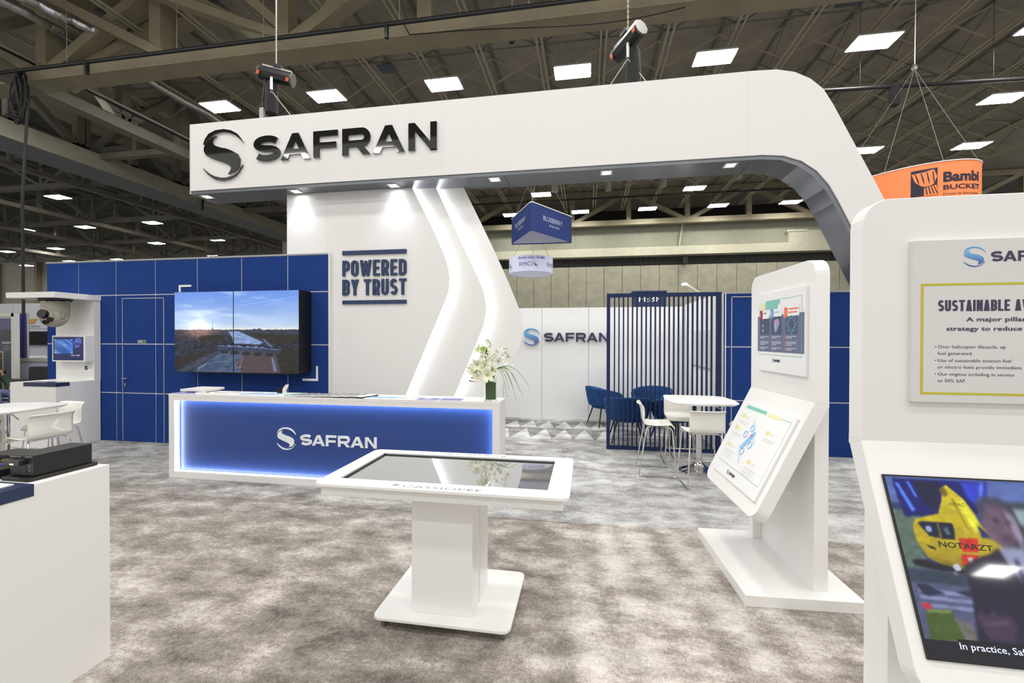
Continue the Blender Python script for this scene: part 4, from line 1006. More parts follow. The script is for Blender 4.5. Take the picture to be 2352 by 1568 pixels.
# ---- display kiosks (the same design twice)
def kiosk(label, loc, rz, Wd=.94, ztop=2.17, lean=.27, pk=.83):
    t = thing('display_kiosk', label, 'kiosk', loc, rz); h = Wd/2
    top = [(-h, 1.285), (h, 1.285)]+list(reversed(arc(h-.1, ztop-.1, .1, .1, 90, 0, 7)))+list(reversed(arc(-h+.1, ztop-.1, .1, .1, 180, 90, 7)))
    MB().prism(top, .06, .145).build('upper_panel', KW, t, local=True, bevel=.003)
    ln = math.hypot(.06+lean, .77); cs, sn = .77/ln, (.06+lean)/ln
    M = Matrix(((1, 0, 0, 0), (0, cs, sn, .06), (0, -sn, cs, 1.29), (0, 0, 0, 1)))
    sp_ = [(-h, 0), (h, 0)]+arc(h-.08, -.838+.08, .08, .08, 0, -90, 6)+arc(-h+.08, -.838+.08, .08, .08, 270, 180, 6)
    MB(M).prism(sp_, 0, .085).build('sloping_panel', KW, t, local=True, bevel=.003)
    MB().prism([(.0605, 1.29), (.06+cs*.0848, 1.29-sn*.0848), (.1445, 1.262), (.1445, 1.30), (.0605, 1.30)], -h+.0006, h-.0006, 'x').build('fold_joint', KW, t, local=True)
    px0, px1 = -h*pk, h*.86
    MB().box(px0, px1, .095, .18, .07, 1.6).build('back_post', KW, t, local=True, bevel=.002)
    MB().box(px0, px0+.085, .03, .095, .07, 1.16).build('post_flange', KW, t, local=True, bevel=.002)
    MB().box(px0+.085, .12, .0, .095, .62, 1.04).build('support_box', KW, t, local=True)
    MB().box(-.5, .5, -.355, .35, 0, .072).build('base_plate', KW, t, local=True, bevel=.003)
    return t, M
k1, KM = kiosk('white angled display kiosk in the middle right, seen from its side, with two printed posters', (1.322, 3.49, 0), math.radians(-87), ztop=2.195, lean=.315, pk=.92)
k2, KM2 = kiosk('large white display kiosk cut by the right edge, with a poster and a playing screen', (1.545, 1.89, 0), 0, ztop=2.24)
# posters of the side-on kiosk. poster plane: x right, y up, z out of the panel
FACE = lambda x, z, y=.06: Matrix.Translation((x, y, z)) @ XZ
TEALP = mat('print_teal', (.22, .55, .47, 1), .5); SLATE = mat('print_slate_blue', (.13, .15, .25, 1), .5); SLATE2 = mat('print_slate_dark', (.06, .08, .15, 1), .5)
YELP = mat('print_pale_yellow', (.80, .78, .45, 1), .5); REDP = mat('print_red', (.35, .02, .04, 1), .5); BLUP = mat('print_mid_blue', (.10, .28, .60, 1), .5); ORP = mat('print_orange', (.80, .15, .05, 1), .5)
INK = mat('print_ink', (.07, .06, .10, 1), .6); PALEINK = mat('print_pale_ink', (.55, .53, .50, 1), .6); WINK = mat('print_white_ink', (.75, .76, .80, 1), .6)
def flat(name, m, parent, M, rects, lift=.0006, polys=()):
    mb = MB()
    for x0, x1, z0, z1 in rects:
        mb.add([tuple(M @ Vector((a, b, lift))) for a, b in ((x0, z0), (x1, z0), (x1, z1), (x0, z1))], [(0, 1, 2, 3)])
    for P_ in polys:
        mb.add([tuple(M @ Vector((a, b, lift))) for a, b in P_], [tuple(range(len(P_)))])
    return mb.build(name, m, parent, local=True, kind='stuff' if name == 'text_lines' else None)
pb = MB().box(-.295, .395, .04, .06, 1.445, 2.035).build('poster_board', PAPER, k1, local=True, bevel=.002)
PM = FACE(-.295, 1.445, .0395); PW, PH = .69, .59
def F(u, v): return (u*PW, v*PH)
flat('panel_field', SLATE, pb, PM, [(0, PW*.985, PH*.25, PH*.71)])
flat('column_picture', SLATE2, pb, PM, [(PW*a, PW*(a+.225), PH*.47, PH*.70) for a in (.06, .33, .64)], .0010)
flat('heading_gap', PAPER, pb, PM, [(PW*.07, PW*.28, PH*.675, PH*.76), (PW*.30, PW*.56, PH*.69, PH*.78), (PW*.60, PW*.90, PH*.68, PH*.80)], .0013)
flat('frame_line', TEALP, pb, PM, [(PW*.045, PW*.05, PH*.21, PH*.86), (PW*.94, PW*.945, PH*.21, PH*.90), (PW*.045, PW*.945, PH*.21, PH*.216), (PW*.52, PW*.945, PH*.895, PH*.90)], .0016)
flat('title_bar', TEALP, pb, PM, [(PW*.20, PW*.51, PH*.845, PH*.90), (PW*.20, PW*.47, PH*.79, PH*.845)], .0016)
flat('title_word', YELP, pb, PM, [(PW*.075, PW*.185, PH*.80, PH*.88)], .0016)
for a, m_, s in ((.055, REDP, '1'), (.315, BLUP, '2'), (.61, ORP, '3')):
    flat('number_badge', m_, pb, PM, [], .0018, [[F(a, .66), F(a+.06, .67), F(a+.075, .73), F(a+.06, .785), F(a, .785)]])
    text(s, 'badge_number', WINK, pb, PM @ Matrix.Translation((PW*(a+.018), PH*.70, .0008)), .034, depth=.0014)
text('HUMS', 'column_heading', INK, pb, PM @ Matrix.Translation((PW*.15, PH*.735, 0)), .012, depth=.0018, bold=.02)
text('SENSORS', 'column_heading', BLUP, pb, PM @ Matrix.Translation((PW*.41, PH*.735, 0)), .012, depth=.0018)
flat('column_heading', ORP, pb, PM, [(PW*.70, PW*.89, PH*.755, PH*.77), (PW*.70, PW*.86, PH*.715, PH*.73)], .0018)
lines = []
for a in (.07, .34, .65):
    for z, n in ((.44, 2), (.375, 3), (.30, 2)):
        for k in range(n): lines.append((PW*a, PW*(a+(.2 if k < n-1 else .11)), PH*(z-.018*k), PH*(z-.018*k+.006)))
flat('text_lines', WINK, pb, PM, lines, .0016)
flat('text_marker', ORP, pb, PM, [(PW*.632, PW*.64, PH*z, PH*(z+.05)) for z in (.40, .335, .275)], .0018)
mb = MB()
for k in range(8):
    t_ = k*PI/4; cx, cz = F(.755+.075*math.cos(t_), .585+.085*math.sin(t_))
    mb.tube([tuple(PM @ Vector((cx+.014*math.cos(a), cz+.014*math.sin(a), .0016))) for a in np.linspace(0, 2*PI, 11)[:-1]], .0018, 4, closed=True)
mb.build('ring_diagram', mat('print_cyan', (.18, .50, .62, 1), .5), pb, local=True)
flat('device_drawing', mat('print_lilac', (.40, .30, .48, 1), .5), pb, PM, [], .0015, [[F(.39, .64), F(.45, .66), F(.50, .655), F(.51, .60), F(.46, .52), F(.43, .485), F(.40, .55)]])
flat('device_drawing', TEALP, pb, PM, [(PW*.41, PW*.44, PH*.52, PH*.61)], .0018)
flat('part_drawing', mat('print_tan', (.45, .40, .35, 1), .5), pb, PM, [], .0015, [[F(.11, .58), F(.13, .61), F(.15, .59), F(.14, .565)], [F(.11, .52), F(.13, .55), F(.155, .53), F(.14, .50)]])
MC = lambda M: M @ Matrix(((1, 0, 0, 0), (0, 0, 1, 0), (0, -1, 0, 0), (0, 0, 0, 1)))   # lets y-extruded helpers draw on a poster plane
emblem(PW*.375, PH*.145, .012, .014, [EMB2], pb, -.0016, -.0006, M=MC(PM), local=True, joined=True)
safran_word(PW*.40, PW*.52, PH*.13, PH*.16, .004, PLUM, pb, -.0016, -.0006, M=MC(PM), local=True, joined=True)
# sloping poster
SM = KM @ Matrix.Translation((-.375, 0, -.735)) @ XZ @ Matrix.Translation((0, 0, 0)); SW, SH = .79, .605
pb2 = MB(KM).box(-.375, .415, -.016, 0, -.735, -.13).build('poster_board', PAPER, k1, local=True, bevel=.002)
SM = KM @ Matrix.Translation((-.375, -.0163, -.735)) @ XZ
def G(u, v): return (u*SW, v*SH)
flat('frame_line', TEALP, pb2, SM, [(SW*.05, SW*.95, SH*.15, SH*.156), (SW*.79, SW*.95, SH*.93, SH*.936), (SW*.05, SW*.0525, SH*.15, SH*.93), (SW*.95, SW*.9525, SH*.15, SH*.93)])
flat('title_bar', TEALP, pb2, SM, [(SW*.07, SW*.50, SH*.915, SH*.96)])
flat('title_word', YELP, pb2, SM, [(SW*.51, SW*.77, SH*.905, SH*.95)])
YB = mat('print_yellow', (.78, .70, .30, 1), .5)
for u, v in ((.08, .78), (.06, .60), (.08, .36), (.66, .70), (.60, .30)):
    flat('badge', YB, pb2, SM, [(SW*u, SW*(u+.045), SH*v, SH*(v+.055))], .0010)
    flat('badge_word', YELP, pb2, SM, [(SW*(u+.055), SW*(u+.13), SH*(v+.01), SH*(v+.04))], .0010)
    flat('text_lines', PALEINK, pb2, SM, [(SW*u, SW*(u+.21-.03*(k % 2)), SH*(v-.05-.028*k), SH*(v-.05-.028*k+.006)) for k in range(2 if v > .5 else 4)], .0010)
DRB = mat('print_drone_blue', (.25, .50, .82, 1), .5); DRP = mat('print_drone_pale', (.58, .74, .90, 1), .5)
flat('aircraft_wing', DRP, pb2, SM, [], .0008, [[G(.33, .80), G(.37, .80), G(.56, .55), G(.53, .52)], [G(.30, .44), G(.33, .47), G(.47, .26), G(.44, .24)]])
flat('aircraft_body', DRB, pb2, SM, [], .0012, [[G(.34, .40), G(.40, .42), G(.50, .62), G(.49, .68), G(.43, .64), G(.37, .50)]])
flat('aircraft_accent', ORP, pb2, SM, [], .0016, [[G(.43, .60), G(.46, .60), G(.47, .63), G(.44, .63)]])
mb = MB()
for u, v in ((.33, .60), (.40, .70), (.42, .39), (.50, .50)):
    cx, cz = G(u, v)
    mb.tube([tuple(SM @ Vector((cx+.026*math.cos(a), cz+.026*math.sin(a), .0012))) for a in np.linspace(0, 2*PI, 13)[:-1]], .0035, 4, closed=True)
mb.build('rotor_drawing', DRB, pb2, local=True, kind='stuff')
emblem(SW*.36, SH*.075, .014, .017, [EMB2], pb2, -.0016, -.0006, M=MC(SM), local=True, joined=True)
safran_word(SW*.39, SW*.52, SH*.06, SH*.095, .004, PLUM, pb2, -.0016, -.0006, M=MC(SM), local=True, joined=True)

# poster of the near kiosk (world x,z on its upright panel)
kb = MB().box(1.238, 1.852, 1.928, 1.95, 1.448, 2.068).build('poster_board', mat('poster_board_white', (.70, .695, .69, 1), .45), k2, bevel=.0015)
YY = 1.9275
def PT(x, z): return Matrix.Translation((x, YY, z)) @ XZ
YELF = mat('mustard_border', (.55, .50, .045, 1), .5)
bd = MB()
for a, b, c, d in ((1.264, 1.826, 1.893, 1.902), (1.264, 1.826, 1.478, 1.487), (1.264, 1.273, 1.487, 1.893), (1.817, 1.826, 1.487, 1.893)): bd.box(a, b, YY-.0004, YY+.0004, c, d)
bd.build('poster_border', YELF, kb)
emblem(1.440, 2.000, .036, .0385, [EMB1, GRAD, EMB2], kb, YY-.0008, YY+.0003)
safran_word(1.493, 1.745, 1.981, 2.019, .0088, PLUM, kb, YY-.0008, YY+.0003, joined=True)
PL = PLUM
mb = MB(); x = 1.322
for ch in 'SUSTAINABLE AVIATION':
    w = {' ': .009, 'I': .0078, 'V': .0205, 'L': .0165, 'E': .017}.get(ch, .0192)
    for k, (kind, pts, *cl) in enumerate(glyph(ch, w/.042, .0078/.042)):
        Q = [(x+p[0]*.042, 1.796+p[1]*.042) for p in pts]
        if kind == 's': mb.strip(Q, .0078, YY-.0006-.0001*k, YY+.0003, cl[0])
        else: mb.prism(Q, YY-.0006-.0001*k, YY+.0003)
    x += w+.0038
mb.build('poster_title', PL, kb)
text('A major pillar of the', 'poster_subtitle', PL, kb, PT(1.414, 1.757), .0165, x1=.285, bold=.015, local=False)
text('strategy to reduce CO2', 'poster_subtitle', PL, kb, PT(1.350, 1.722), .0165, x1=.32, bold=.015, local=False)
for z, s, bl_ in ((1.655, 'Over helicopter lifecycle, up', 1), (1.630, 'fuel generated.', 0), (1.603, 'Use of sustainable aviation fuel', 1), (1.578, 'or electro fuels provide immediate', 0), (1.551, 'Our engines including in service', 1), (1.526, 'to 50% SAF.', 0)):
    text(s, 'poster_text', PL, kb, PT(1.322, z), .0125, bold=-.004, local=False, sx=1.13)
    if bl_: MB().lathe([(.002, 0), (.002, .0005)], 8).v
    if bl_: MB(Matrix.Translation((1.314, YY, z+.006)) @ XZ).lathe([(.0019, 0), (.0019, .0006)], 8).build('bullet', PL, kb)
# sloping screen with the film still
KM = KM2
sx_a, sx_b = 1.122-1.545, 1.995-1.545
MB(KM).box(sx_a-.006, sx_b+.006, -.008, .0, -.722, -.130).build('screen_bezel', mat('bezel_brown_black', (.012, .010, .009, 1), .3), k2, local=True)
def film(u, v):
    n1 = vnoise(u, v, 8, 8, 31); n2 = vnoise(u, v, 40, 40, 32); n3 = vnoise(u, v, 14, 60, 33)
    o = np.zeros(u.shape+(3,))
    def put(P, c, k=None, soft=1, tex=.3):
        nonlocal o
        m = (inpoly(u, v, P) if k is None else k).astype(float)
        m = blur(m, soft)[..., None] if soft else m[..., None]
        o = o*(1-m)+np.asarray(c)*(1-tex/2+tex*n2[..., None])*m
    def oval(cx, cy, rx, ry, c, soft=1): put(None, c, ((u-cx)/rx)**2+((v-cy)/ry)**2 < 1, soft)
    o[:] = np.array([.16, .22, .42]); o *= (.75+.5*n1[..., None])
    put([(0, 1), (1, 1), (1, .84), (0, .84)], [.34, .42, .68], soft=6)
    put([(.38, .87), (1, .88), (1, .58), (.38, .60)], [.18, .22, .24], soft=6)
    put([(.44, .84), (.52, .84), (.52, .74), (.45, .74)], [.55, .62, .66], soft=3)
    put([(0, .80), (.10, .80), (.07, .45), (0, .45)], [.34, .42, .38], soft=4)
    put([(0, .47), (1, .45), (1, 0), (0, 0)], [.30, .33, .46], soft=2)
    put([(0, .46), (.26, .45), (.26, .38), (0, .39)], [.17, .23, .30], soft=3)
    for k, (z0, z1) in enumerate(((.355, .335), (.32, .30), (.28, .262))): put([(.02, z0), (.24, z0-.012), (.24, z1-.012), (.02, z1)], [.52, .53, .70], soft=2)
    put([(.02, .375), (.055, .378), (.11, .335), (.05, .315), (.03, .33)], [.12, .13, .25], soft=2)
    put([(.15, .35), (.22, .365), (.25, .33), (.19, .325)], [.14, .15, .26], soft=2)
    # glazed cockpit
    put([(.025, .985), (.38, .99), (.36, .90), (.31, .80), (.20, .775), (.14, .775), (.04, .755), (.03, .86)], [.035, .05, .40], soft=2)
    put([(.10, .98), (.20, .98), (.185, .86), (.15, .80), (.12, .86)], [.05, .07, .22], soft=3)
    for P in ([(.032, .96), (.045, .965), (.085, .80), (.070, .785)], [(.075, .975), (.088, .975), (.105, .88), (.098, .87)]): put(P, [.30, .50, .92], soft=2)
    put([(.28, .985), (.375, .985), (.36, .91), (.32, .83), (.29, .90)], [.16, .24, .78], soft=3)
    put([(.355, .985), (.365, .985), (.335, .86), (.325, .86)], [.45, .55, .95], soft=2)
    # yellow fuselage
    body_ = [(.060, .70), (.075, .745), (.12, .765), (.165, .785), (.19, .86), (.208, .945), (.225, .962), (.245, .93), (.272, .885), (.298, .80), (.308, .74), (.345, .66), (.375, .60), (.335, .55), (.27, .485), (.21, .472), (.13, .490), (.085, .525), (.058, .62)]
    put(body_, [.70, .62, .09], soft=1)
    fz = blur(inpoly(u, v, body_).astype(float), 1)[..., None]
    o = o+fz*((v-.62)*.35)[..., None]*np.array([1, 1, .3])-fz*np.clip((.56-v)*2.2, 0, .25)[..., None]*np.array([1, 1, .3])
    put([(.247, .86), (.272, .87), (.300, .76), (.300, .70), (.280, .68), (.262, .78)], [.90, .90, .22], soft=3)
    put([(.192, .93), (.215, .955), (.223, .90), (.205, .885)], [.45, .38, .06], soft=2)
    put([(.228, .88), (.236, .88), (.262, .70), (.256, .70)], [.56, .50, .10], soft=1)
    put([(.080, .722), (.10, .735), (.205, .735), (.209, .70), (.200, .635), (.150, .640), (.112, .648)], [.07, .09, .20], soft=1)
    put([(.150, .73), (.157, .73), (.155, .642), (.148, .642)], [.50, .44, .08], soft=1)
    oval(.115, .690, .011, .020, [.60, .66, .85]); put([(.168, .70), (.185, .71), (.190, .66), (.175, .665)], [.30, .38, .45], soft=1)
    put([(.295, .73), (.315, .70), (.335, .66), (.30, .655)], [.12, .16, .42], soft=2)
    put([(.214, .648), (.283, .652), (.272, .575), (.213, .574)], [.80, .17, .11], soft=1)
    put([(.208, .556), (.268, .556), (.258, .492), (.200, .498)], [.78, .15, .10], soft=1)
    put([(.226, .542), (.246, .542), (.243, .512), (.232, .505), (.228, .515)], [.80, .74, .72], soft=1)
    put([(.090, .60), (.120, .585), (.123, .572), (.102, .578)], [.10, .09, .05], soft=1)
    put([(.025, .505), (.06, .515), (.16, .480), (.215, .468), (.20, .452), (.10, .462), (.03, .478)], [.06, .06, .12], soft=2)
    oval(.180, .482, .014, .020, [.74, .76, .82]); oval(.168, .450, .010, .014, [.40, .40, .42])
    # ground service crates
    put([(.026, .235), (.118, .244), (.140, .10), (.020, .087)], [.26, .34, .12], soft=1); put([(.031, .245), (.115, .252), (.118, .236), (.03, .228)], [.44, .50, .24], soft=1)
    put([(.02, .275), (.05, .28), (.052, .25), (.022, .245)], [.75, .14, .22], soft=2)
    put([(.120, .21), (.175, .19), (.178, .10), (.142, .10)], [.42, .40, .38], soft=2)
    # the speaking man, blurred by his own movement
    put([(.205, .49), (.25, .535), (.31, .570), (.345, .605), (.43, .60), (.52, .55), (.60, .42), (.66, .22), (.66, 0), (.17, 0), (.185, .15), (.205, .36)], [.105, .085, .19], soft=4)
    put([(.345, .60), (.37, .62), (.435, .61), (.43, .52), (.39, .43), (.365, .50)], [.56, .57, .70], soft=4)
    put([(.385, .55), (.40, .55), (.402, .44), (.388, .43)], [.20, .17, .30], soft=3)
    oval(.375, .745, .060, .130, [.40, .31, .40], 5)
    put([(.318, .76), (.312, .86), (.345, .905), (.40, .905), (.435, .85), (.44, .76), (.425, .82), (.385, .855), (.345, .845), (.328, .79)], [.26, .25, .36], soft=4)
    put([(.405, .83), (.438, .78), (.445, .66), (.43, .60), (.415, .70)], [.58, .52, .62], soft=4)
    oval(.368, .765, .012, .012, [.20, .14, .24], 3); oval(.408, .755, .011, .012, [.26, .18, .28], 3)
    put([(.372, .672), (.405, .662), (.402, .650), (.374, .658)], [.26, .15, .22], soft=3); put([(.392, .75), (.405, .70), (.388, .695)], [.50, .40, .46], soft=3)
    put([(.195, .225), (.215, .265), (.235, .235), (.26, .27), (.275, .235), (.305, .26), (.33, .20), (.30, .12), (.22, .12)], [.24, .17, .28], soft=5)
    put([(.215, .20), (.30, .22), (.305, .205), (.22, .19)], [.34, .25, .36], soft=4)
    w = np.clip((u-.30)/.05, 0, 1)[..., None]
    o = o*(1-w)+(blur(o, 8, (0,))*.6+blur(o, 5)*.4)*w
    o = np.where((v < .095)[..., None], np.array([.05, .05, .11]), o)
    m = (v < .11) & (v > .03) & (u > .11) & (u < .86); o = np.where(m[..., None], np.array([.03, .03, .09]), o)
    return o
picture('screen', film, 330, 200, KM @ Matrix.Translation((sx_a, -.0085, -.716)) @ XZ, sx_b-sx_a, .580, k2, .95, True, rough=.04)
SC = KM @ Matrix.Translation((sx_a, -.0092, -.716)) @ XZ
SUB = mat('subtitle_glow', (.1, .1, .1, 1), .5, emit=(.72, .76, .95, 1), es=1.0)
text('In practice, Safran takes', 'subtitle', SUB, k2, SC @ Matrix.Translation((.098, .034, 0)), .020, x1=.30, bold=.008)
DKT = mat('livery_ink', (.03, .03, .02, 1), .5)
text('NOTARZT', 'livery_word', DKT, k2, SC @ Matrix.Translation((.118, .343, 0)) @ Matrix.Rotation(-.02, 4, 'Z'), .019, x1=.165, bold=.02)
text('ADAC', 'livery_word', mat('livery_olive', (.16, .16, .01, 1), .5), k2, SC @ Matrix.Translation((.187, .485, 0)) @ Matrix.Rotation(-.02, 4, 'Z'), .012, x1=.05, bold=.01)

# ---- near left counter
lc = thing('near_counter', 'large white plinth counter cut by the lower left corner', 'counter', (-3.1, 1.1, 0))
MB().box(-3.9, -2.49, .25, 1.935, 0, 1.02).build('body', WHITE, lc, bevel=.0015)
MB().box(-3.35, -2.487, .75, 1.61, .968, 1.0225).build('inlay_block', mat('navy_lacquer', (.022, .035, .085, 1), .3), lc)
t = thing('info_sheet', 'white printed sheet lying on the near counter in front of the black units', 'paper', (-2.8, 1.35, 1.0225))
MB().box(-3.20, -2.56, .85, 1.585, 1.0227, 1.026).build('sheet', PAPER, t)
MB().box(-3.1, -2.62, 1.53, 1.534, 1.0261, 1.0262).box(-3.1, -2.62, 1.50, 1.503, 1.0261, 1.0262).box(-3.1, -2.62, 1.47, 1.473, 1.0261, 1.0262).build('text_lines', INK, t, kind='stuff')
eu = thing('electronics_unit', 'long black electronics box on its mounting plate on the near counter', 'device', (-2.62, 1.76, 1.02))
MB().prism(rrect(-2.715, -2.538, 1.625, 1.925, .02, 4), 1.0205, 1.036, 'z').build('mounting_plate', BLACKM, eu, bevel=.003)
for x, y in ((-2.70, 1.64), (-2.552, 1.64), (-2.552, 1.76), (-2.552, 1.9)): MB().lathe([(.004, 0), (.004, .002)], 10, (x, y, 1.036)).build('screw', BLACK, eu)
MB().box(-2.695, -2.562, 1.668, 1.905, 1.037, 1.135).build('case', BLACKM, eu, bevel=.002)
MB().box(-2.698, -2.559, 1.655, 1.668, 1.040, 1.137).build('front_plate', BLACKM, eu, bevel=.002)
MB().box(-2.692, -2.598, 1.625, 1.656, 1.092, 1.118).build('drive_drawer', BLACKM, eu, bevel=.003)
MB().box(-2.680, -2.60, 1.6535, 1.655, 1.05, 1.085).build('slot', BLACK, eu)
MB().box(-2.652, -2.628, 1.6242, 1.6250, 1.096, 1.104).build('label_strip', PAPER, eu)
for x, z in ((-2.615, 1.112), (-2.575, 1.108), (-2.575, 1.085), (-2.575, 1.066)): MB().box(x-.002, x+.002, 1.6515, 1.6545, z-.002, z+.002).build('screw', STEEL, eu)
text('STORAGE DATA SYSTEM', 'unit_print', WINK, eu, Matrix.Translation((-2.694, 1.6545, 1.127)) @ XZ, .004, x1=.06, local=False, res=1)
text('RACK-08', 'unit_print', WINK, eu, Matrix.Translation((-2.605, 1.6545, 1.127)) @ XZ, .005, x1=.035, local=False, res=1)
eu2 = thing('electronics_unit', 'flat black connector unit with brass sockets at the left edge of the near counter', 'device', (-2.9, 1.75, 1.02))
MB().prism(rrect(-3.10, -2.735, 1.60, 1.93, .02, 4), 1.0205, 1.032, 'z').build('mounting_plate', BLACKM, eu2)
MB().box(-3.08, -2.745, 1.62, 1.80, 1.032, 1.062).build('tray', BLACKM, eu2, bevel=.003)
MB().box(-3.08, -2.745, 1.80, 1.92, 1.032, 1.085).build('case', BLACKM, eu2, bevel=.003)
BRASS = mat('brass', (.45, .30, .12, 1), .3, metal=1.0)
for i, x in enumerate((-2.80, -2.86, -2.93, -3.0)):
    MB().lathe([(.012, 0), (.012, .012), (.015, .013), (.015, .020), (.008, .022)], 14, (x, 1.71+.03*(i % 2), 1.062)).build('socket', BRASS, eu2, smooth=40)
MB().tube([(-2.88, 1.65, 1.072), (-2.83, 1.66, 1.08), (-2.79, 1.70, 1.072)], .004, 6).build('blue_wire', mat('wire_blue', (.02, .08, .6, 1), .4), eu2)

# ---- far left display unit with canopy
du = thing('display_unit', 'white display unit with a canopy roof in front of the blue wall at left', 'display stand', (-8.35, 5.7, 0))
MB().box(-8.79, -7.92, 5.40, 6.02, 0, 1.0).build('plinth', WHITE, du, bevel=.001)
MB().box(-8.69, -7.92, 5.93, 6.025, 1.0, 2.30).build('back_board', WHITE, du)
MB().box(-8.83, -7.905, 5.38, 6.025, 2.30, 2.385).build('canopy', WHITE, du, bevel=.001)
MB().box(-8.53, -7.917, 5.396, 5.58, .945, 1.003).build('inlay_block', mat('navy_lacquer', (.022, .035, .085, 1), .3), du)
mo = thing('monitor', 'small white-framed monitor mounted on the display unit under the camera', 'screen', (-8.2, 5.85, 1.3))
MB().box(-8.575, -7.925, 5.80, 5.93, 1.305, 1.725).build('casing', KW, mo, bevel=.003)
def monpic(u, v):
    n = vnoise((u+v)/2, v, 20, 4, 5)
    o = np.zeros(u.shape+(3,)); o[:] = [.06, .10, .33]; o *= (.8+.4*n[..., None])
    m = inpoly(u, v, [(.04, .30), (.66, .30), (.66, .90), (.04, .90)])
    o = np.where(m[..., None], np.array([.20, .40, .72])+(n-.5)[..., None]*.5+(u-.4)[..., None]*np.array([-.2, -.1, .1]), o)
    o = np.where(inpoly(u, v, [(.34, .62), (.42, .70), (.47, .72), (.42, .62)])[..., None], [.55, .62, .88], o)
    o = np.where(inpoly(u, v, [(.68, .72), (.74, .93), (.90, .96), (.95, .80), (.84, .55), (.74, .52)])[..., None], [.32, .36, .72], o)
    o = np.where((((u-.8)/.10)**2+((v-.70)/.05)**2 < 1)[..., None], [.12, .14, .42], o)
    for a, b in ((.05, .87), (.60, .87), (.05, .32), (.60, .32)):
        o = np.where((np.abs(u-a-.02) < .03)[..., None] & (np.abs(v-b) < .015)[..., None], [.75, .80, .95], o)
    return o
picture('screen', monpic, 60, 40, Matrix.Translation((-8.555, 5.7990, 1.325)) @ XZ, .60, .38, mo, .9, True, local=False)
text('CARTO TURRET', 'screen_caption', SUB, mo, Matrix.Translation((-8.20, 5.7985, 1.395)) @ XZ, .022, x1=.18, local=False, res=1)
pl = thing('placard', 'small printed placard under the monitor on the display unit', 'placard', (-8.02, 5.93, 1.19))
MB().box(-8.115, -7.945, 5.926, 5.93, 1.135, 1.275).build('card', PAPER, pl)
MB().box(-8.108, -8.045, 5.925, 5.9262, 1.165, 1.235).build('photo', mat('placard_photo', (.10, .12, .16, 1), .5, vary=.8, vscale=60), pl)
MB().box(-8.10, -7.955, 5.925, 5.9262, 1.255, 1.262).box(-8.035, -7.96, 5.925, 5.9262, 1.225, 1.229).box(-8.035, -7.96, 5.925, 5.9262, 1.205, 1.209).box(-8.035, -7.96, 5.925, 5.9262, 1.185, 1.189).build('text_lines', INK, pl, kind='stuff')
# the hanging camera turret
tr_ = thing('camera_turret', 'beige ball-shaped gimbal camera hanging under the white canopy', 'camera', (-8.24, 5.62, 2.30))
TAN = mat('turret_tan', (.34, .32, .25, 1), .45); TANL = mat('turret_tan_light', (.40, .38, .31, 1), .4); LENS = mat('turret_lens', (.006, .006, .008, 1), .05, spec=.8)
cx, cy, cz = -8.24, 5.62, 2.03
MB().lathe([(.20, .245), (.20, .262), (.12, .268)], 30, (cx, cy, cz)).build('mount_plate', mat('turret_dark', (.05, .05, .045, 1), .5), tr_, smooth=40)
for a in range(6): MB().lathe([(.012, .225), (.012, .25)], 8, (cx+.17*math.cos(a*1.05), cy+.17*math.sin(a*1.05), cz)).build('mount_foot', BLACK, tr_)
MB().lathe([(.165, .22), (.17, .10), (.165, .0), (.14, -.07), (.10, -.12)], 32, (cx, cy, cz)).build('yoke', TAN, tr_, smooth=50)
def ball(c, r, n=22, m=14, sq=(1, 1, 1)):
    mb = MB(); mb.lathe([(max(.001, r*math.sin(PI*i/m)), -r*math.cos(PI*i/m)) for i in range(m+1)], n)
    mb.v = [(c[0]+p[0]*sq[0], c[1]+p[1]*sq[1], c[2]+p[2]*sq[2]) for p in mb.v]; return mb
ball((cx, cy-.02, cz-.005), .172).build('ball', TANL, tr_, smooth=60)
to_cam = Vector((-cx, -cy, 0)).normalized(); sd = Vector((to_cam.y, -to_cam.x, 0))
fd = (to_cam*.75-sd*.66*-1*-1).normalized()
def disc_on(dirv, r, m_, name, lift=.012, shape=None, tilt=0):
    d = dirv.normalized(); a = d.cross(Vector((0, 0, 1))).normalized(); b = a.cross(d)
    c = Vector((cx, cy-.02, cz-.005))+d*(.172-.02)
    pts = [(r*math.cos(t), r*math.sin(t)) for t in np.linspace(0, 2*PI, 21)[:-1]] if shape is None else shape
    mb = MB(); n = len(pts)
    vs = [c+a*x+b*y for x, y in pts]+[c+a*x*.92+b*y*.92+d*(lift+.02) for x, y in pts]
    mb.add(vs, [tuple(range(n)), tuple(range(2*n-1, n-1, -1))]+[(i, (i+1) % n, n+(i+1) % n, n+i) for i in range(n)])
    return mb.build(name, m_, tr_, smooth=30)
left_of = -sd if sd.x > 0 else sd
disc_on(to_cam*.80+left_of*.55+Vector((0, 0, .08)), .105, TAN, 'lens_housing', -.006)
disc_on(to_cam*.74+left_of*.64+Vector((0, 0, .16)), .072, LENS, 'main_lens', .034)
disc_on(to_cam*.90+left_of*.22+Vector((0, 0, -.28)), .040, LENS, 'second_lens', .030)
disc_on(to_cam*.70+left_of*.50+Vector((0, 0, -.52)), .038, LENS, 'third_lens', .030)
for i in range(11):
    a = PI*2*i/11; d = (to_cam*.80-left_of*.60+left_of*.22*math.cos(a)+Vector((0, 0, .12+.38*math.sin(a)))).normalized()
    c = Vector((cx, cy-.02, cz-.005))+d*.174
    MB().tube([c-d*.004, c+d*.002], .0055, 8).build('bolt', BLACK, tr_)
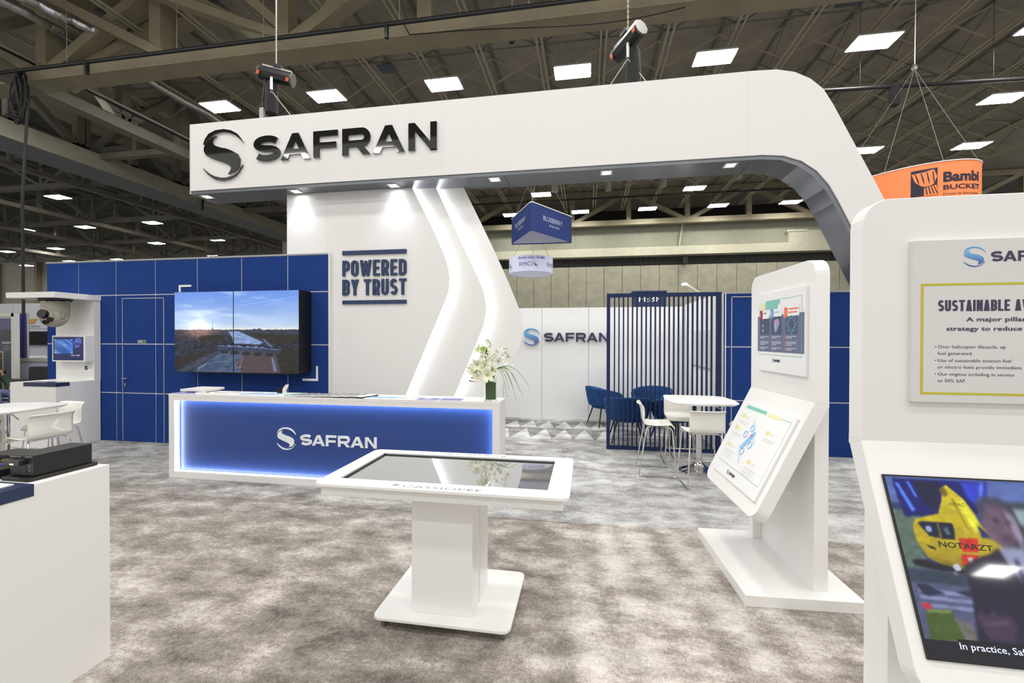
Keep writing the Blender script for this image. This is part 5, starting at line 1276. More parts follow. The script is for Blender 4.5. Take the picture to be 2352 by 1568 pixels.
# ================================================================ FURNITURE
def table_shape(h, r=.13, bulge=.03, n=6):
    pts = []
    for cx, cy, a0 in ((h-r, h-r, 90), (h-r, -h+r, 0), (-h+r, -h+r, 270), (-h+r, h-r, 180)):
        pts += arc(cx, cy, r, r, a0, a0-90, n)
        # gentle bulge mid side
        m = {90: (h+bulge, 0), 0: (0, -h-bulge), 270: (-h-bulge, 0), 180: (0, h+bulge)}[a0]
        pts.append(m)
    return pts
def make_bar_table():
    t = thing('bar_table', '', 'table'); h = .39
    P_ = table_shape(h); n = len(P_)
    mb = MB(); vs = [(a*.93, b*.93, .885) for a, b in P_]+[(a, b, .908) for a, b in P_]+[(a, b, .915) for a, b in P_]
    mb.add(vs, [tuple(range(n-1, -1, -1)), tuple(range(2*n, 3*n))]+[(i, (i+1) % n, n+(i+1) % n, n+i) for i in range(n)]+[(n+i, n+(i+1) % n, 2*n+(i+1) % n, 2*n+i) for i in range(n)])
    mb.build('tabletop', KWHITE, t, local=True)
    MB().lathe([(.038, .05), (.038, .50), (.030, .502), (.030, .87), (.07, .875), (.07, .885)], 20).build('column', CHROME, t, local=True, smooth=40)
    MB().lathe([(.24, .0), (.245, .006), (.235, .014), (.17, .035), (.10, .062), (.06, .10), (.042, .13)], 32).build('base', CHROME, t, local=True, smooth=50)
    MB().tube([(.05, -.02, .86), (.16, -.05, .845), (.27, -.08, .80)], .006, 6).build('height_lever', STEEL, t, local=True)
    return t
def make_stool():
    t = thing('bar_stool', '', 'stool')
    # shell side profile: y forward, z up (seat front at +y)
    prof = [(.20, .585), (.195, .612), (.165, .624), (.08, .617), (-.03, .612), (-.11, .618), (-.155, .640), (-.172, .68), (-.176, .74), (-.186, .80), (-.200, .85), (-.222, .878), (-.235, .880)]
    nx = 12; mb = MB(); vs = []; fs = []
    for i, (y, z) in enumerate(prof):
        back = max(0, min(1, (z-.62)/.2)) if y < -.1 else 0
        w = .195 if y > -.1 else .19
        for k in range(nx+1):
            u = -1+2*k/nx
            vs.append((u*w, y+back*.035*u*u, z+(0.014*u**4 if y > -.12 and y < .17 else 0)))
    for i in range(len(prof)-1):
        for k in range(nx): fs.append((i*(nx+1)+k, i*(nx+1)+k+1, (i+1)*(nx+1)+k+1, (i+1)*(nx+1)+k))
    mb.add(vs, fs); o = mb.build('seat_shell', PLAST, t, local=True, smooth=70)
    md = o.modifiers.new('thickness', 'SOLIDIFY'); md.thickness = .012; md.offset = 0
    for s in (-1, 1):
        P_ = [(s*.15, .10, .600), (s*.17, .155, .592), (s*.185, .175, .565), (s*.225, .215, .03), (s*.225, .205, .012), (s*.225, .18, .010), (s*.225, -.19, .010), (s*.225, -.215, .012), (s*.225, -.22, .03), (s*.175, -.13, .565), (s*.165, -.115, .592), (s*.15, -.08, .600)]
        MB().tube(P_, .0085, 8).build('sled_leg', CHROME, t, local=True, smooth=60)
    MB().tube([(-.216, .196, .22), (.216, .196, .22)], .008, 8).build('footrest', CHROME, t, local=True, smooth=60)
    MB().tube([(-.15, .10, .600), (.15, .10, .600)], .008, 8).tube([(-.15, -.08, .600), (.15, -.08, .600)], .008, 8).build('seat_frame', CHROME, t, local=True, smooth=60)
    return t
bt = make_bar_table(); place(bt, (1.415, 5.93, 0), .02, 'white bar table with chrome trumpet base in front of the slatted screen')
b2 = copy_tree(bt); place(b2, (-6.36, 3.86, 0), .1, 'white bar table cut by the left edge of the picture')
st = make_stool(); place(st, (.865, 5.79, 0), math.radians(-92), 'white shell bar stool seen side on, left of the right bar table', 'bar stools at the right table')
for loc, a, lab, g in (((1.325, 5.385, 0), 4, 'white shell bar stool with its back to the camera at the right bar table', 'bar stools at the right table'),
                       ((1.27, 6.36, 0), 178, 'white shell bar stool half hidden behind the right bar table', 'bar stools at the right table'),
                       ((2.0, 5.80, 0), 92, 'white shell bar stool right of the right bar table, mostly behind the kiosk', 'bar stools at the right table'),
                       ((-5.83, 3.84, 0), 84, 'white shell bar stool nearest the camera at the left bar table', 'bar stools at the left table'),
                       ((-6.42, 4.36, 0), 178, 'white shell bar stool on the far side of the left bar table', 'bar stools at the left table'),
                       ((-6.95, 3.75, 0), -88, 'white shell bar stool at the very left edge behind the table leg', 'bar stools at the left table')):
    c = copy_tree(st); place(c, loc, math.radians(a), lab, g)

def make_tub():
    t = thing('tub_chair', '', 'armchair')
    n = 28; rows_ = 7; vs = []; fs = []
    for i in range(n+1):
        th = math.radians(-90-142+284*i/n)      # open towards +y
        f = abs(i/n*2-1)                        # 0 at back, 1 at arm tips
        top = .76-.16*f**2.2-.03*(f > .9); 
        for k in range(rows_+1):
            v = k/rows_; z = .40+(top-.40)*v
            r = .285+.055*v**.7
            vs.append((r*1.05*math.cos(th), r*math.sin(th)-(.03*v*(1-f)), z))
    for i in range(n):
        for k in range(rows_): a = i*(rows_+1)+k; fs.append((a, a+rows_+1, a+rows_+2, a+1))
    mb = MB(); mb.add(vs, fs); o = mb.build('shell', VELVET, t, local=True, smooth=80)
    md = o.modifiers.new('padding', 'SOLIDIFY'); md.thickness = .055; md.offset = 0
    md = o.modifiers.new('round', 'BEVEL'); md.width = .018; md.segments = 2; md.limit_method = 'ANGLE'
    P_ = [(.27*math.cos(a), .27*math.sin(a)+.01) for a in np.linspace(0, 2*PI, 25)[:-1]]
    MB().prism(P_, .345, .40, 'z').build('underframe', VELVET, t, local=True, bevel=.015)
    MB().prism([(a*.97, b*.97+.02) for a, b in P_], .40, .475, 'z').build('cushion', VELVET, t, local=True, bevel=.025, seg=3)
    for s in (-1, 1):
        for q in (-1, 1):
            MB().tube([(s*.18, q*.17, .36), (s*.27, q*.26, 0)], [.016, .010], 8).build('leg', BLACK, t, local=True)
    return t
tb = make_tub(); place(tb, (.36, 8.80, 0), math.radians(-66), 'blue velvet tub chair left of the slatted screen', 'blue tub chairs round the coffee table')
for loc, a, lab in (((.66, 7.48, 0), 2, 'blue velvet tub chair seen from behind at the left end of the slats'),
                    ((1.22, 8.72, 0), 150, 'blue velvet tub chair facing the camera behind the slats'),
                    ((1.42, 7.60, 0), 30, 'blue velvet tub chair seen from behind, right of the other one behind the slats')):
    c = copy_tree(tb); place(c, loc, math.radians(a), lab, 'blue tub chairs round the coffee table')
ct = thing('coffee_table', 'small white coffee table between the blue chairs', 'table', (.72, 8.05, 0))
MB().prism(rrect(-.30, .30, -.26, .26, .08, 6), .385, .405, 'z').build('tabletop', KWHITE, ct, local=True)
for s in (-1, 1):
    for q in (-1, 1): MB().tube([(s*.2, q*.17, .385), (s*.29, q*.24, 0)], .009, 8).build('leg', KWHITE, ct, local=True)

# ================================================================ NEIGHBOURING STANDS AT THE LEFT EDGE
CURT = mat('blue_drape', (.02, .025, .36, 1), .8)
cu = thing('drape', 'bright blue pleated drape hanging beside the poster stand at the left edge', 'curtain', (-14.6, 9.0, 0))
vs = []; fs = []; n = 70
for i in range(n+1):
    x = -16.0+1.9*i/n; y = 9.0+.045*math.sin(i*1.35)+.02*math.sin(i*.5)
    for z in (0, 1.2, 2.18, 2.31): vs.append((x+(.08 if z < .1 else 0), y, z))
for i in range(n):
    for k in range(3): fs.append((i*4+k, i*4+4+k, i*4+5+k, i*4+1+k))
m_ = MB(); m_.add(vs, fs); m_.build('cloth', CURT, cu, smooth=80)
MB().tube([(-16, 9.0, 2.3), (-14.08, 9.0, 2.3)], .025, 8).build('rod', ALU, cu)
for x in (-16, -14.1): MB().tube([(x, 9.02, 0), (x, 9.02, 2.3)], .025, 8).build('upright', ALU, cu)
pf = thing('poster_stand', 'tall white framed poster stand with a cloudy sky picture at the left edge', 'poster', (-13.9, 8.3, 0))
PX0, PX1 = -14.6, -13.36
def clouds(u, v):
    n = vnoise(u, v, 5, 8, 71); n2 = vnoise(u, v, 14, 24, 72)
    o = np.array([.16, .20, .25])*(1-v)[..., None]+np.array([.10, .11, .13])*v[..., None]
    c = np.clip((n-.45)*3, 0, 1)*np.clip(1.1-v*1.1, 0, 1); o = o*(1-c[..., None])+np.array([.58, .66, .72])*(.7+.5*n2[..., None])*c[..., None]
    o = np.where((v > .86)[..., None], [.24, .25, .40], o)
    b = (u < .72) & (v < .58) & (v > .05); o = np.where(b[..., None], np.array([.10, .08, .07])+np.clip((n2-.58)*4, 0, 1)[..., None]*np.array([.6, .25, .02]), o)
    e = (np.abs(u-.72) < .008) & (v < .585) | (np.abs(v-.58) < .004) & (u < .72); return np.where(e[..., None], [.7, .6, .5], o)
MB().box(PX0, PX1, 8.33, 8.36, .2, 2.2).build('backing', PAPER, pf)
picture('picture', clouds, 60, 90, Matrix.Translation((PX0+.02, 8.325, .25)) @ XZ, PX1-PX0-.1, 1.9, pf, 1, False, local=False)
for a, b_ in ((PX1-.08, PX1+.02), (PX0-.02, PX0+.03)): MB().box(a, b_, 8.28, 8.38, 0, 2.27).build('frame_post', mat('frame_grey', (.50, .50, .47, 1), .5), pf)
MB().box(PX0, PX1, 8.28, 8.38, 2.19, 2.27).build('frame_rail', MATS['frame_grey'], pf)
text('Availability!', 'poster_word', WINK, pf, Matrix.Translation((PX1-.42, 8.322, 1.55)) @ XZ, .055, x1=.26, local=False)
hw = thing('half_wall', 'low grey partition with a metal cap behind the display unit', 'partition', (-14, 8.6, 0))
MB().box(-15.4, -12.6, 8.6, 8.68, 0, 1.11).build('panel', mat('half_wall_grey', (.34, .37, .44, 1), .6), hw)
MB().box(-15.4, -12.55, 8.56, 8.72, 1.11, 1.18).build('cap', mat('cap_grey', (.25, .25, .23, 1), .5), hw)
nb = thing('neighbour_wall', 'white stand wall with a small gold logo behind the half wall', 'partition', (-21, 14, 0))
for a in (-24.2, -22.6, -21.0): MB().box(a, a+1.59, 14, 14.1, 0, 3.05).build('panel', mat('cool_white', (.55, .56, .60, 1), .6), nb)
MB().box(-24.2, -19.4, 13.99, 14.0, 2.05, 2.065).build('joint', JOINT, nb)
GOLD = mat('gold_print', (.55, .30, .04, 1), .5)
MB().prism([(-21.95, 2.42), (-21.40, 2.44), (-21.50, 2.34), (-21.55, 2.24), (-21.62, 2.30), (-21.68, 2.22), (-21.75, 2.30), (-21.84, 2.24), (-21.86, 2.34)], 13.97, 13.99).build('gold_logo', GOLD, nb)
text('WYVERN', 'logo_word', mat('grey_print', (.15, .15, .17, 1), .5), nb, Matrix.Translation((-22.1, 13.98, 2.10)) @ XZ, .08, x1=.85, local=False)
tvn = thing('television', 'black television on the far white stand wall', 'screen', (-21.4, 13.9, 1.5))
MB().box(-22.2, -20.55, 13.88, 13.97, 1.40, 2.0-.06).build('housing', BLACK, tvn, bevel=.01)
MB().box(-22.17, -20.58, 13.875, 13.88, 1.43, 1.91).build('screen', mat('tv_off', (.004, .004, .005, 1), .5, spec=.2), tvn)
ftb = thing('conference_table', 'white meeting table in front of the far television', 'table', (-20.9, 12.6, 0))
MB().box(-22.5, -19.3, 12.3, 13.0, .98, 1.03).build('tabletop', KWHITE, ftb)
for x in (-22.3, -20.2, -19.5): MB().box(x, x+.06, 12.4, 12.9, .35, .98).build('leg', KWHITE, ftb)
def office_chair(loc, rz, lab, g=None):
    t = thing('office_chair', lab, 'chair', loc, rz, g)
    MB().prism(rrect(-.22, .22, .55, 1.0, .06, 4), -.24, -.20).build('backrest', BLACK, t, local=True, bevel=.01)
    MB().prism(rrect(-.23, .23, -.22, .24, .06, 4), .44, .49, 'z').build('seat', BLACK, t, local=True, bevel=.012)
    MB().tube([(0, 0, .06), (0, 0, .44)], .03, 8).build('gas_lift', BLACK, t, local=True)
    for k in range(5):
        a = k*2*PI/5; MB().bar((0, 0, .09), (.27*math.cos(a), .27*math.sin(a), .05), .03, .03).lathe([(.025, 0), (.025, .04)], 8, (.27*math.cos(a), .27*math.sin(a), 0)).build('foot', BLACK, t, local=True)
    MB().bar((0, -.22, .46), (0, -.225, .6), .05, .02).build('back_support', BLACK, t, local=True)
    return t
office_chair((-20.9, 11.95, .35), math.radians(-15), 'black office chair at the far meeting table, right one')
office_chair((-22.0, 11.95, .35), math.radians(10), 'black office chair at the far meeting table, half hidden by the drape')
tag(MB().box(-23.2, -19.2, 11.6, 13.9, 0, .35).build('stand_platform', mat('platform_grey', (.2, .2, .2, 1), .8), None), 'low grey platform floor under the far meeting table', 'platform')
btb = thing('black_table', 'black table top behind the seated person at the left edge', 'table', (-12.8, 7.7, 0))
MB().box(-13.6, -12.42, 7.45, 8.0, .725, .755).build('tabletop', BLACK, btb, bevel=.004)
MB().tube([(-12.9, 7.72, .02), (-12.9, 7.72, .72)], .035, 10).lathe([(.25, 0), (.25, .015), (.05, .03)], 20, (-12.9, 7.72, 0)).build('pedestal', BLACK, btb)
office_chair((-12.9, 8.29, 0), math.radians(195), 'black office chair behind the black table at left')

# ---- person, mostly outside the left edge: sitting, facing right
SKIN = mat('skin', (.45, .22, .14, 1), .5); JEAN = mat('denim', (.09, .12, .24, 1), .8, vary=.3, vscale=25); KNIT = mat('dark_green_knit', (.018, .045, .032, 1), .9); HAIR = mat('brown_hair', (.05, .03, .018, 1), .7); SHOE = mat('dark_shoe', (.02, .018, .016, 1), .5)
pr = thing('person', 'seated person in a dark green sweater and blue jeans at the left edge', 'person', (-12.05, 7.05, 0), 0)
def skin(name, chains, m, parent, sub=1):
    """chains: lists of (x,y,z,r); points that coincide are shared"""
    V = []; R = []; Ed = []; idx = {}
    for ch in chains:
        prev = None
        for x, y, z, r in ch:
            k = (round(x, 4), round(y, 4), round(z, 4))
            if k not in idx: idx[k] = len(V); V.append((x, y, z)); R.append(r)
            if prev is not None: Ed.append((prev, idx[k]))
            prev = idx[k]
    me = bpy.data.meshes.new(name); me.from_pydata(V, Ed, []); o = bpy.data.objects.new(name, me); C.objects.link(o)
    me.materials.append(m)
    md = o.modifiers.new('skin', 'SKIN'); md.use_smooth_shade = True
    for i, r in enumerate(R): me.skin_vertices[0].data[i].radius = (r, r)
    me.skin_vertices[0].data[0].use_root = True
    s = o.modifiers.new('sub', 'SUBSURF'); s.levels = sub; s.render_levels = sub
    o.parent = parent; W[o] = rootmat(parent); return o
# local: x forward, y left, z up; hips at z .52
def hand(side, wrist, d):
    w = Vector(wrist); out = []
    palm = w+Vector(d)*.055
    out.append([(*w, .024), (*palm, .030)])
    for k in range(4):
        off = Vector((0, (k-1.5)*.018, 0)); L = (.052, .062, .058, .045)[k]
        a = palm+off+Vector(d)*.022; b_ = a+Vector(d)*L*.5+Vector((0, 0, -.012)); c = b_+Vector(d)*L*.35+Vector((0, 0, -.022))
        out.append([(*palm, .030), (*a, .0095), (*b_, .0088), (*c, .0075)])
    tpos = w+Vector(d)*.03+Vector((0, -side*.03, .0)); out.append([(*w, .024), (*tpos, .012), (*(tpos+Vector(d)*.035+Vector((0, -side*.012, -.01))), .009)])
    return out
body = [[(-.02, 0, .55, .13), (-.03, 0, .70, .125), (-.03, 0, .88, .14), (-.01, 0, 1.0, .10), (.01, 0, 1.08, .05), (.03, 0, 1.13, .055), (.04, 0, 1.21, .088), (.035, 0, 1.29, .075)],
        [(.04, 0, 1.21, .088), (.125, 0, 1.19, .018)]]
for s in (-1, 1):
    hp = Vector((.0, s*.09, .53)); kn = Vector((.46, s*.13, .55)); an = Vector((.44, s*.12, .10)); to = Vector((.62, s*.13, .04))
    body.append([(-.02, 0, .55, .13), (*hp, .088), (*kn, .062), (*an, .04), (*to, .03)])
    sh = Vector((-.01, s*.19, .98)); el = Vector((.12, s*.26, .72)); wr = Vector((.36, s*.15, .66))
    body.append([(-.01, 0, 1.0, .10), (*sh, .06), (*el, .043), (*wr, .026)])
    body += hand(s, tuple(wr), (.86, -s*.45, -.2))
skin('body', body, SKIN, pr)
skin('sweater', [[(-.02, 0, .58, .145), (-.03, 0, .72, .145), (-.03, 0, .88, .158), (-.01, 0, 1.0, .12), (.0, 0, 1.05, .07)]]+
     [[(-.01, 0, 1.0, .12), (-.01, s*.19, .98, .078), (.12, s*.26, .72, .062), (.33, s*.165, .667, .042)] for s in (-1, 1)], KNIT, pr)
skin('jeans', [[(-.03, 0, .60, .135), (-.02, 0, .54, .145)]]+[[(-.02, 0, .54, .145), (0, s*.09, .53, .105), (.46, s*.13, .55, .082), (.445, s*.12, .14, .065)] for s in (-1, 1)], JEAN, pr)
for s in (-1, 1): skin('shoe', [[(.42, s*.12, .06, .045), (.50, s*.125, .05, .045), (.66, s*.13, .035, .035)]], SHOE, pr)
skin('hair', [[(-.02, 0, 1.20, .075), (-.0, 0, 1.28, .085), (.05, 0, 1.325, .06)]], HAIR, pr)
ball((.12, .032, 1.225), .011, 10, 8).build('eye', PAPER, pr, local=True); ball((.12, -.032, 1.225), .011, 10, 8).build('eye', PAPER, pr, local=True)
MB().box(.112, .122, -.022, .022, 1.148, 1.156).build('mouth', mat('lips', (.35, .1, .08, 1), .5), pr, local=True)
for s in (-1, 1): ball((.03, s*.088, 1.20), .02, 8, 6, (1, .4, 1.4)).build('ear', SKIN, pr, local=True)
pc = thing('black_chair', 'black chair carrying the seated person at the left edge', 'chair', (-12.1, 7.05, 0))
MB().box(-12.32, -11.86, 6.83, 7.27, .38, .42).build('seat', BLACK, pc, bevel=.01)
MB().box(-12.34, -12.31, 6.85, 7.25, .42, .85).build('backrest', BLACK, pc, bevel=.01)
for x in (-12.3, -11.9):
    for y in (6.86, 7.24): MB().tube([(x, y, 0), (x, y, .38)], .012, 8).build('leg', STEEL, pc)

# ================================================================ HOISTS OVER THE HEADER
HB = mat('hoist_black', (.015, .015, .015, 1), .4); HT = mat('hoist_tape', (.45, .42, .40, 1), .5); HE = mat('hoist_end', (.16, .155, .15, 1), .35, metal=.6); HR = mat('hoist_red', (.5, .08, .03, 1), .5); BAG = mat('chain_bag', (.018, .018, .018, 1), .8)
def chain(t, x, y, z0, z1):
    n = int((z1-z0)/.035); mb = MB()
    for i in range(n):
        z = z0+i*.035; s = i % 2
        mb.box(x-(.011 if s else .004), x+(.011 if s else .004), y-(.004 if s else .011), y+(.004 if s else .011), z, z+.042)
    o = mb.build('chain', ROPE, t); o['kind'] = 'stuff'
def hoist(lab, x, y, z, rz, legs, side):
    t = thing('chain_hoist', lab, 'hoist', (x, y, z))
    M = Matrix.Translation((x, y, z)) @ Matrix.Rotation(rz, 4, 'Z') @ Matrix.Rotation(math.radians(-12*side), 4, 'Y')
    MB(M).tube([(-.24, 0, 0), (.24, 0, 0)], .10, 8).build('motor_body', HB, t, smooth=20)
    for s in (-1, 1): MB(M).tube([(s*.235, 0, 0), (s*.262, 0, 0)], .104, 8).build('end_cap', HE, t)
    for s in (-1, 1): MB(M).box(s*.22-.02, s*.22+.02, -.115, -.10, -.08, -.02).build('warning_tape', HR, t)
    MB(M).box(-.22, .22, -.04, .04, .10, .125).build('top_plate', HT, t)
    MB(M).box(-.06, .06, -.06, .06, .12, .17).build('hook_block', HB, t)
    chain(t, x, y, z+.15, 10.9)
    MB().lathe([(.03, -.62), (.09, -.58), (.10, -.40), (.085, -.15), (.07, -.10)], 12, (x+.07*side, y-.02, z)).build('chain_bag', BAG, t, smooth=50)
    MB().tube([(x-.01*side, y-.12, z-.08), (x-.01*side, y-.12, z-.27)], .02, 8).build('load_hook', STEEL, t)
    for i, (dx, dz) in enumerate(legs):
        MB().tube([(x-.01, y-.10, z-.27), (x+dx, y-.05, z-dz)], .0075, 6).build('sling_wire', WIRE, t)
    if side < 0:
        MB().tube([(x-.15, y-.05, z-.05), (x-.20, y-.05, z-.4), (x-.19, y-.05, z-.62)], .016, 6).build('cable_tail', HB, t)
        MB().box(x-.235, x-.165, y-.08, y-.02, z-.66, z-.5).build('plug', HT, t)
    return t
hoist('black chain hoist hanging from a chain above the letters of the header', -4.765, 6.15, 5.75, .25, ((-.24, .80), (.42, .82)), -1)
hoist('black chain hoist hanging above the middle of the header, turned end on', .53, 6.05, 5.62, -.95, ((-.31, .68), (.31, .68)), 1)

# ================================================================ HANGING SIGNS OF OTHER STANDS
mat('tray_dark', (.16, .155, .14, 1), .6)
def wires(t, pts, top, m=MATS['tray_dark'], r=.007):
    for p in pts: MB().tube([p, top], r, 5).build('suspension_wire', m, t)
SBLUE = mat('sign_blue_fabric', (.018, .040, .17, 1), .85); SIN = mat('sign_inside', (.55, .55, .68, 1), .8, emit=(.6, .6, .8, 1), es=.12)
ts = thing('triangle_sign', 'blue three-sided hanging fabric sign seen through the arch', 'sign', (-1.6, 14.2, 4.88))
A = [(-1.64, 13.0), (-.46, 14.95), (-2.58, 14.9)]
def rounded(P, r, n=5):
    out = []
    for i in range(len(P)):
        p, c, q = Vector(P[i-1]), Vector(P[i]), Vector(P[(i+1) % len(P)])
        a = (p-c).normalized(); b_ = (q-c).normalized(); s = c+a*r; e = c+b_*r
        for k in range(n+1):
            f = k/n; out.append(tuple((1-f)**2*s+2*f*(1-f)*c+f*f*e))
    return out
RA = rounded(A, .14)
mb = MB(); n = len(RA)
mb.add([(x, y, z) for z in (4.90, 5.76) for x, y in RA], [(i, (i+1) % n, n+(i+1) % n, n+i) for i in range(n)]); mb.build('fabric_skin', SBLUE, ts, smooth=30)
MB().prism([(a*.985-.024, b*.985+.21) for a, b in RA], 4.93, 4.94, 'z').build('inner_cloth', SIN, ts)
MB().tube([(x, y, 5.76) for x, y in RA], .02, 6, closed=True).build('top_hoop', WHITE, ts)
wires(ts, [(-1.64, 13.2, 5.76), (-.6, 14.8, 5.76), (-2.45, 14.8, 5.76)], (-1.55, 14.3, 7.5)); wires(ts, [(-1.55, 14.3, 7.5)], (-1.55, 14.3, 11.0))
def face_text(body, size, wdt, p0, p1, off, z, t, m):
    p0 = Vector((*p0, 0)); p1 = Vector((*p1, 0)); d = (p1-p0).normalized(); nrm = Vector((d.y, -d.x, 0))
    M = Matrix(((d.x, 0, nrm.x, 0), (d.y, 0, nrm.y, 0), (0, 1, 0, 0), (0, 0, 0, 1)))
    o = p0+d*off+nrm*.004; o.z = z
    return text(body, 'sign_lettering', m, t, Matrix.Translation(o) @ M, size, x1=wdt, local=False, bold=.008)
SL = mat('sign_pale_letter', (.42, .46, .62, 1), .6)
face_text('BLUEBERRY', .15, 1.05, A[0], A[1], .60, 5.33, ts, SL); face_text('AVIATION', .08, .55, A[0], A[1], .90, 5.18, ts, SL)
face_text('BLUEBERRY', .15, 1.05, A[2], A[0], .55, 5.33, ts, SL); face_text('AVIATION', .08, .55, A[2], A[0], .80, 5.18, ts, SL)
dsn = thing('drum_sign', 'round white hanging drum sign below the blue triangular sign', 'sign', (-2.01, 16, 4.05))
DW = mat('drum_white', (.62, .63, .78, 1), .8, emit=(.75, .76, 1, 1), es=.22)
R_ = .80; dc = (-2.02, 16.0); z0, z1 = 4.03, 4.60
mb = MB(); n = 48
mb.add([(dc[0]+R_*math.cos(2*PI*i/n), dc[1]+R_*math.sin(2*PI*i/n), z) for z in (z0, z1) for i in range(n)], [(i, (i+1) % n, n+(i+1) % n, n+i) for i in range(n)]); mb.build('fabric_skin', DW, dsn, smooth=60)
mb = MB(); mb.lathe([(R_*.99, 0), (R_*.99, .005)], n, (dc[0], dc[1], z0+.01)); mb.build('inner_cloth', mat('drum_inside', (.7, .7, .8, 1), .8, emit=(.8, .8, 1, 1), es=.3), dsn)
MB().tube([(dc[0]+R_*1.003*math.cos(a), dc[1]+R_*1.003*math.sin(a), z0) for a in np.linspace(0, 2*PI, 49)[:-1]], .006, 5, closed=True).build('bottom_hoop', mat('hoop_grey', (.3, .3, .38, 1), .5), dsn)
wires(dsn, [(dc[0]-.7, 16, z1), (dc[0]+.7, 16, z1), (dc[0], 16.7, z1)], (dc[0], 16.2, 6.0)); wires(dsn, [(dc[0], 16.2, 6.0)], (dc[0], 16.2, 11.0))
def wrap_text(body, cap, xs, xw, z, t, m, f, bold=.0, par=None):
    o = text(body, 'sign_lettering', m, None, XZ, cap, x0=xs, x1=xs+xw, bold=bold, res=3)
    I = rootmat(t).inverted()
    for v in o.data.vertices: v.co = I @ Vector(f(v.co.x, v.co.z+z))
    o.parent = t; W[o] = rootmat(t); return o
def on_drum(x, z, r=R_+.008):
    a = -PI/2+x/R_+.125; return (dc[0]+r*math.cos(a), dc[1]+r*math.sin(a), z)
DB = mat('drum_blue_ink', (.10, .12, .40, 1), .6); DG = mat('drum_green', (.12, .24, .22, 1), .6)
wrap_text('Better than HUMS', .085, -.46, .98, 4.475, dsn, DB, on_drum, .012)
for k in (0, 1.05, -1.05):
    wrap_text('RMCI', .15, -.42+k, .47, 4.22, dsn, DB, on_drum, -.002)
    P_ = [(.07, .20), (.10, .12), (.17, .05), (.24, .0), (.20, -.01), (.12, .0), (.085, .08)]
    mb = MB(); mb.add([on_drum(x+.02+k, 4.22+z, R_+.010) for x, z in P_], [tuple(range(len(P_)))]); mb.build('feather_logo', DG, dsn)
    wrap_text('+ 3B', .04, .17+k, .11, 4.13, dsn, DG, on_drum)
os_ = thing('orange_sign', 'large orange curved hanging sign behind the slanted white leg', 'sign', (6.4, 10.9, 4.15))
OR = mat('orange_fabric', (.78, .22, .075, 1), .8); MAR = mat('maroon_inside', (.16, .03, .015, 1), .8)
oc = Vector((6.25, 10.25)); ax = Vector((-.56, .828)); bx = Vector((.828, .56)); ra, rb = 1.25, .85
def ell(a, k=1.0): p = oc+ax*ra*k*math.cos(a)+bx*rb*k*math.sin(a); return (p.x, p.y)
n = 96; zo0, zo1 = 4.17, 4.90
AN = [2*PI*i/n for i in range(n)]
mb = MB(); mb.add([(*ell(a), z) for z in (zo0, zo1) for a in AN], [(i, (i+1) % n, n+(i+1) % n, n+i) for i in range(n)]); mb.build('fabric_skin', OR, os_, smooth=60)
mb = MB(); mb.add([(*ell(a, k), zo0) for k in (1.0, .90) for a in AN], [(i, (i+1) % n, n+(i+1) % n, n+i) for i in range(n)]); mb.build('lower_lip', MAR, os_)
mb = MB(); mb.add([(*ell(a, .90), z) for z in (zo0, zo0+.25) for a in AN], [(i, (i+1) % n, n+(i+1) % n, n+i) for i in range(n)])
mb.build('inner_ring', mat('mottled_blue', (.12, .14, .45, 1), .7, vary=.9, vscale=5), os_)  # mottled blue band inside the rim
mb = MB(); mb.prism([ell(a, .90) for a in AN], zo0+.2, zo0+.21, 'z'); mb.build('inner_cloth', mat('mottled_blue', (.12, .14, .45, 1), .7), os_)
MB().tube([(*ell(a, 1.002), zo1) for a in AN[::2]], .012, 5, closed=True).build('top_hoop', WHITE, os_)
# arclength map round the ellipse, measured from the tight near end
aa = np.linspace(PI, 3*PI, 721); pp_ = np.array([ell(a, 1.004) for a in aa]); sl_ = np.concatenate([[0], np.cumsum(np.hypot(*np.diff(pp_, axis=0).T))])
def on_ell(x, z, k=0.0):
    # x<0 runs away from the near tip along the side that faces the camera
    s = (-x) % sl_[-1]; s = sl_[-1]-s if ELL_FLIP else s
    px_, py_ = float(np.interp(s, sl_, pp_[:, 0])), float(np.interp(s, sl_, pp_[:, 1]))
    return (px_+(px_-oc.x)*k, py_+(py_-oc.y)*k, z)
p_t = ell(PI*1.25)
ELL_FLIP = not (p_t[0] < ell(PI*.75)[0])
ONAVY = mat('orange_sign_ink', (.012, .012, .03, 1), .7)
wrap_text('Bambi', .175, -.64, .60, 4.53, os_, ONAVY, on_ell, .035)
wrap_text('BUCKET', .085, -.64, .62, 4.385, os_, ONAVY, on_ell, .02)
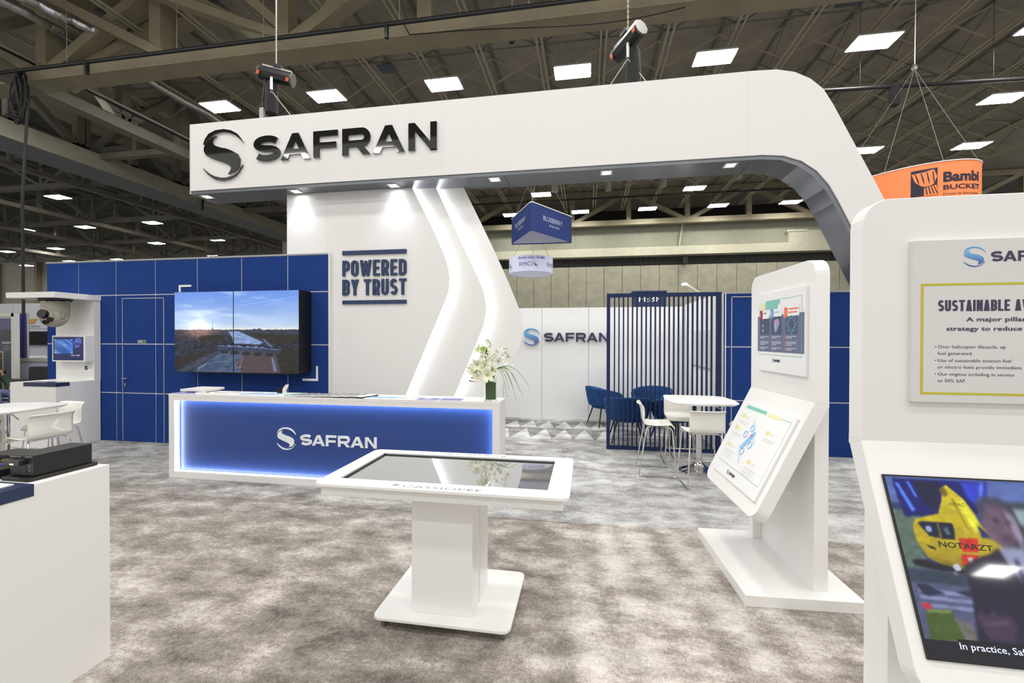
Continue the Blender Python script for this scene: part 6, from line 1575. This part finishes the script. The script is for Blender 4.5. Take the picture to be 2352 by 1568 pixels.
wrap_text('Driven by Innovation', .042, -.64, .58, 4.285, os_, ONAVY, on_ell, .0)
wrap_text('Bambi', .20, -2.75, .75, 4.45, os_, ONAVY, on_ell, .035)
def op(P, m, k, name='bucket_logo'):
    # cut into narrow upright columns so that the print follows the curve
    mb = MB(); xs = np.linspace(min(p[0] for p in P)+1e-4, max(p[0] for p in P)-1e-4, 9); col = []
    for x in xs:
        zz = []
        for i in range(len(P)):
            (xa, za), (xb, zb) = P[i-1], P[i]
            if (xa-x)*(xb-x) <= 0 and xa != xb: zz.append(za+(zb-za)*(x-xa)/(xb-xa))
        col.append((x, min(zz), max(zz)) if zz else (x, P[0][1], P[0][1]))
    vs = [on_ell(x, z-.06, k) for x, a, b in col for z in (a, b)]
    mb.add(vs, [(2*i, 2*i+2, 2*i+3, 2*i+1) for i in range(len(col)-1)]); return mb.build(name, m, os_)
op([(-1.08, 4.86), (-.72, 4.86), (-.72, 4.38), (-1.08, 4.38)], ONAVY, .002)
op([(-1.07, 4.80), (-.90, 4.81), (-.74, 4.845), (-.725, 4.70), (-.74, 4.60), (-.80, 4.55), (-.88, 4.535), (-.96, 4.57), (-1.03, 4.66)], OR, .004)
for x, w in ((-1.03, .03), (-.95, .022), (-.87, .012), (-.79, .0)): op([(x, 4.80), (x+.014, 4.80), (x+.028+w, 4.66), (x+.034+w, 4.57), (x+.012+w, 4.64)], ONAVY, .006)
op([(-.90, 4.52), (-.73, 4.55), (-.71, 4.37), (-.90, 4.37)], OR, .004)
for k in range(4): x = -.885+.035*k; op([(x, 4.535), (x+.014, 4.535), (x+.035+.012*k, 4.39), (x+.018+.012*k, 4.39)], ONAVY, .006)
tp = (6.35, 9.9, 7.0)
wires(os_, [(*ell(PI*1.02), zo1), (*ell(PI*1.22), zo1), (*ell(PI*1.45), zo1), (*ell(PI*1.75), zo1)], tp, MATS['tray_dark'], .005)
wires(os_, [tp], (6.38, 9.9, 11.0), WIRE, .009)
MB().lathe([(.03, 0), (.05, .05), (.03, .12)], 8, (6.35, 9.9, 6.98)).build('shackle', STEEL, os_)
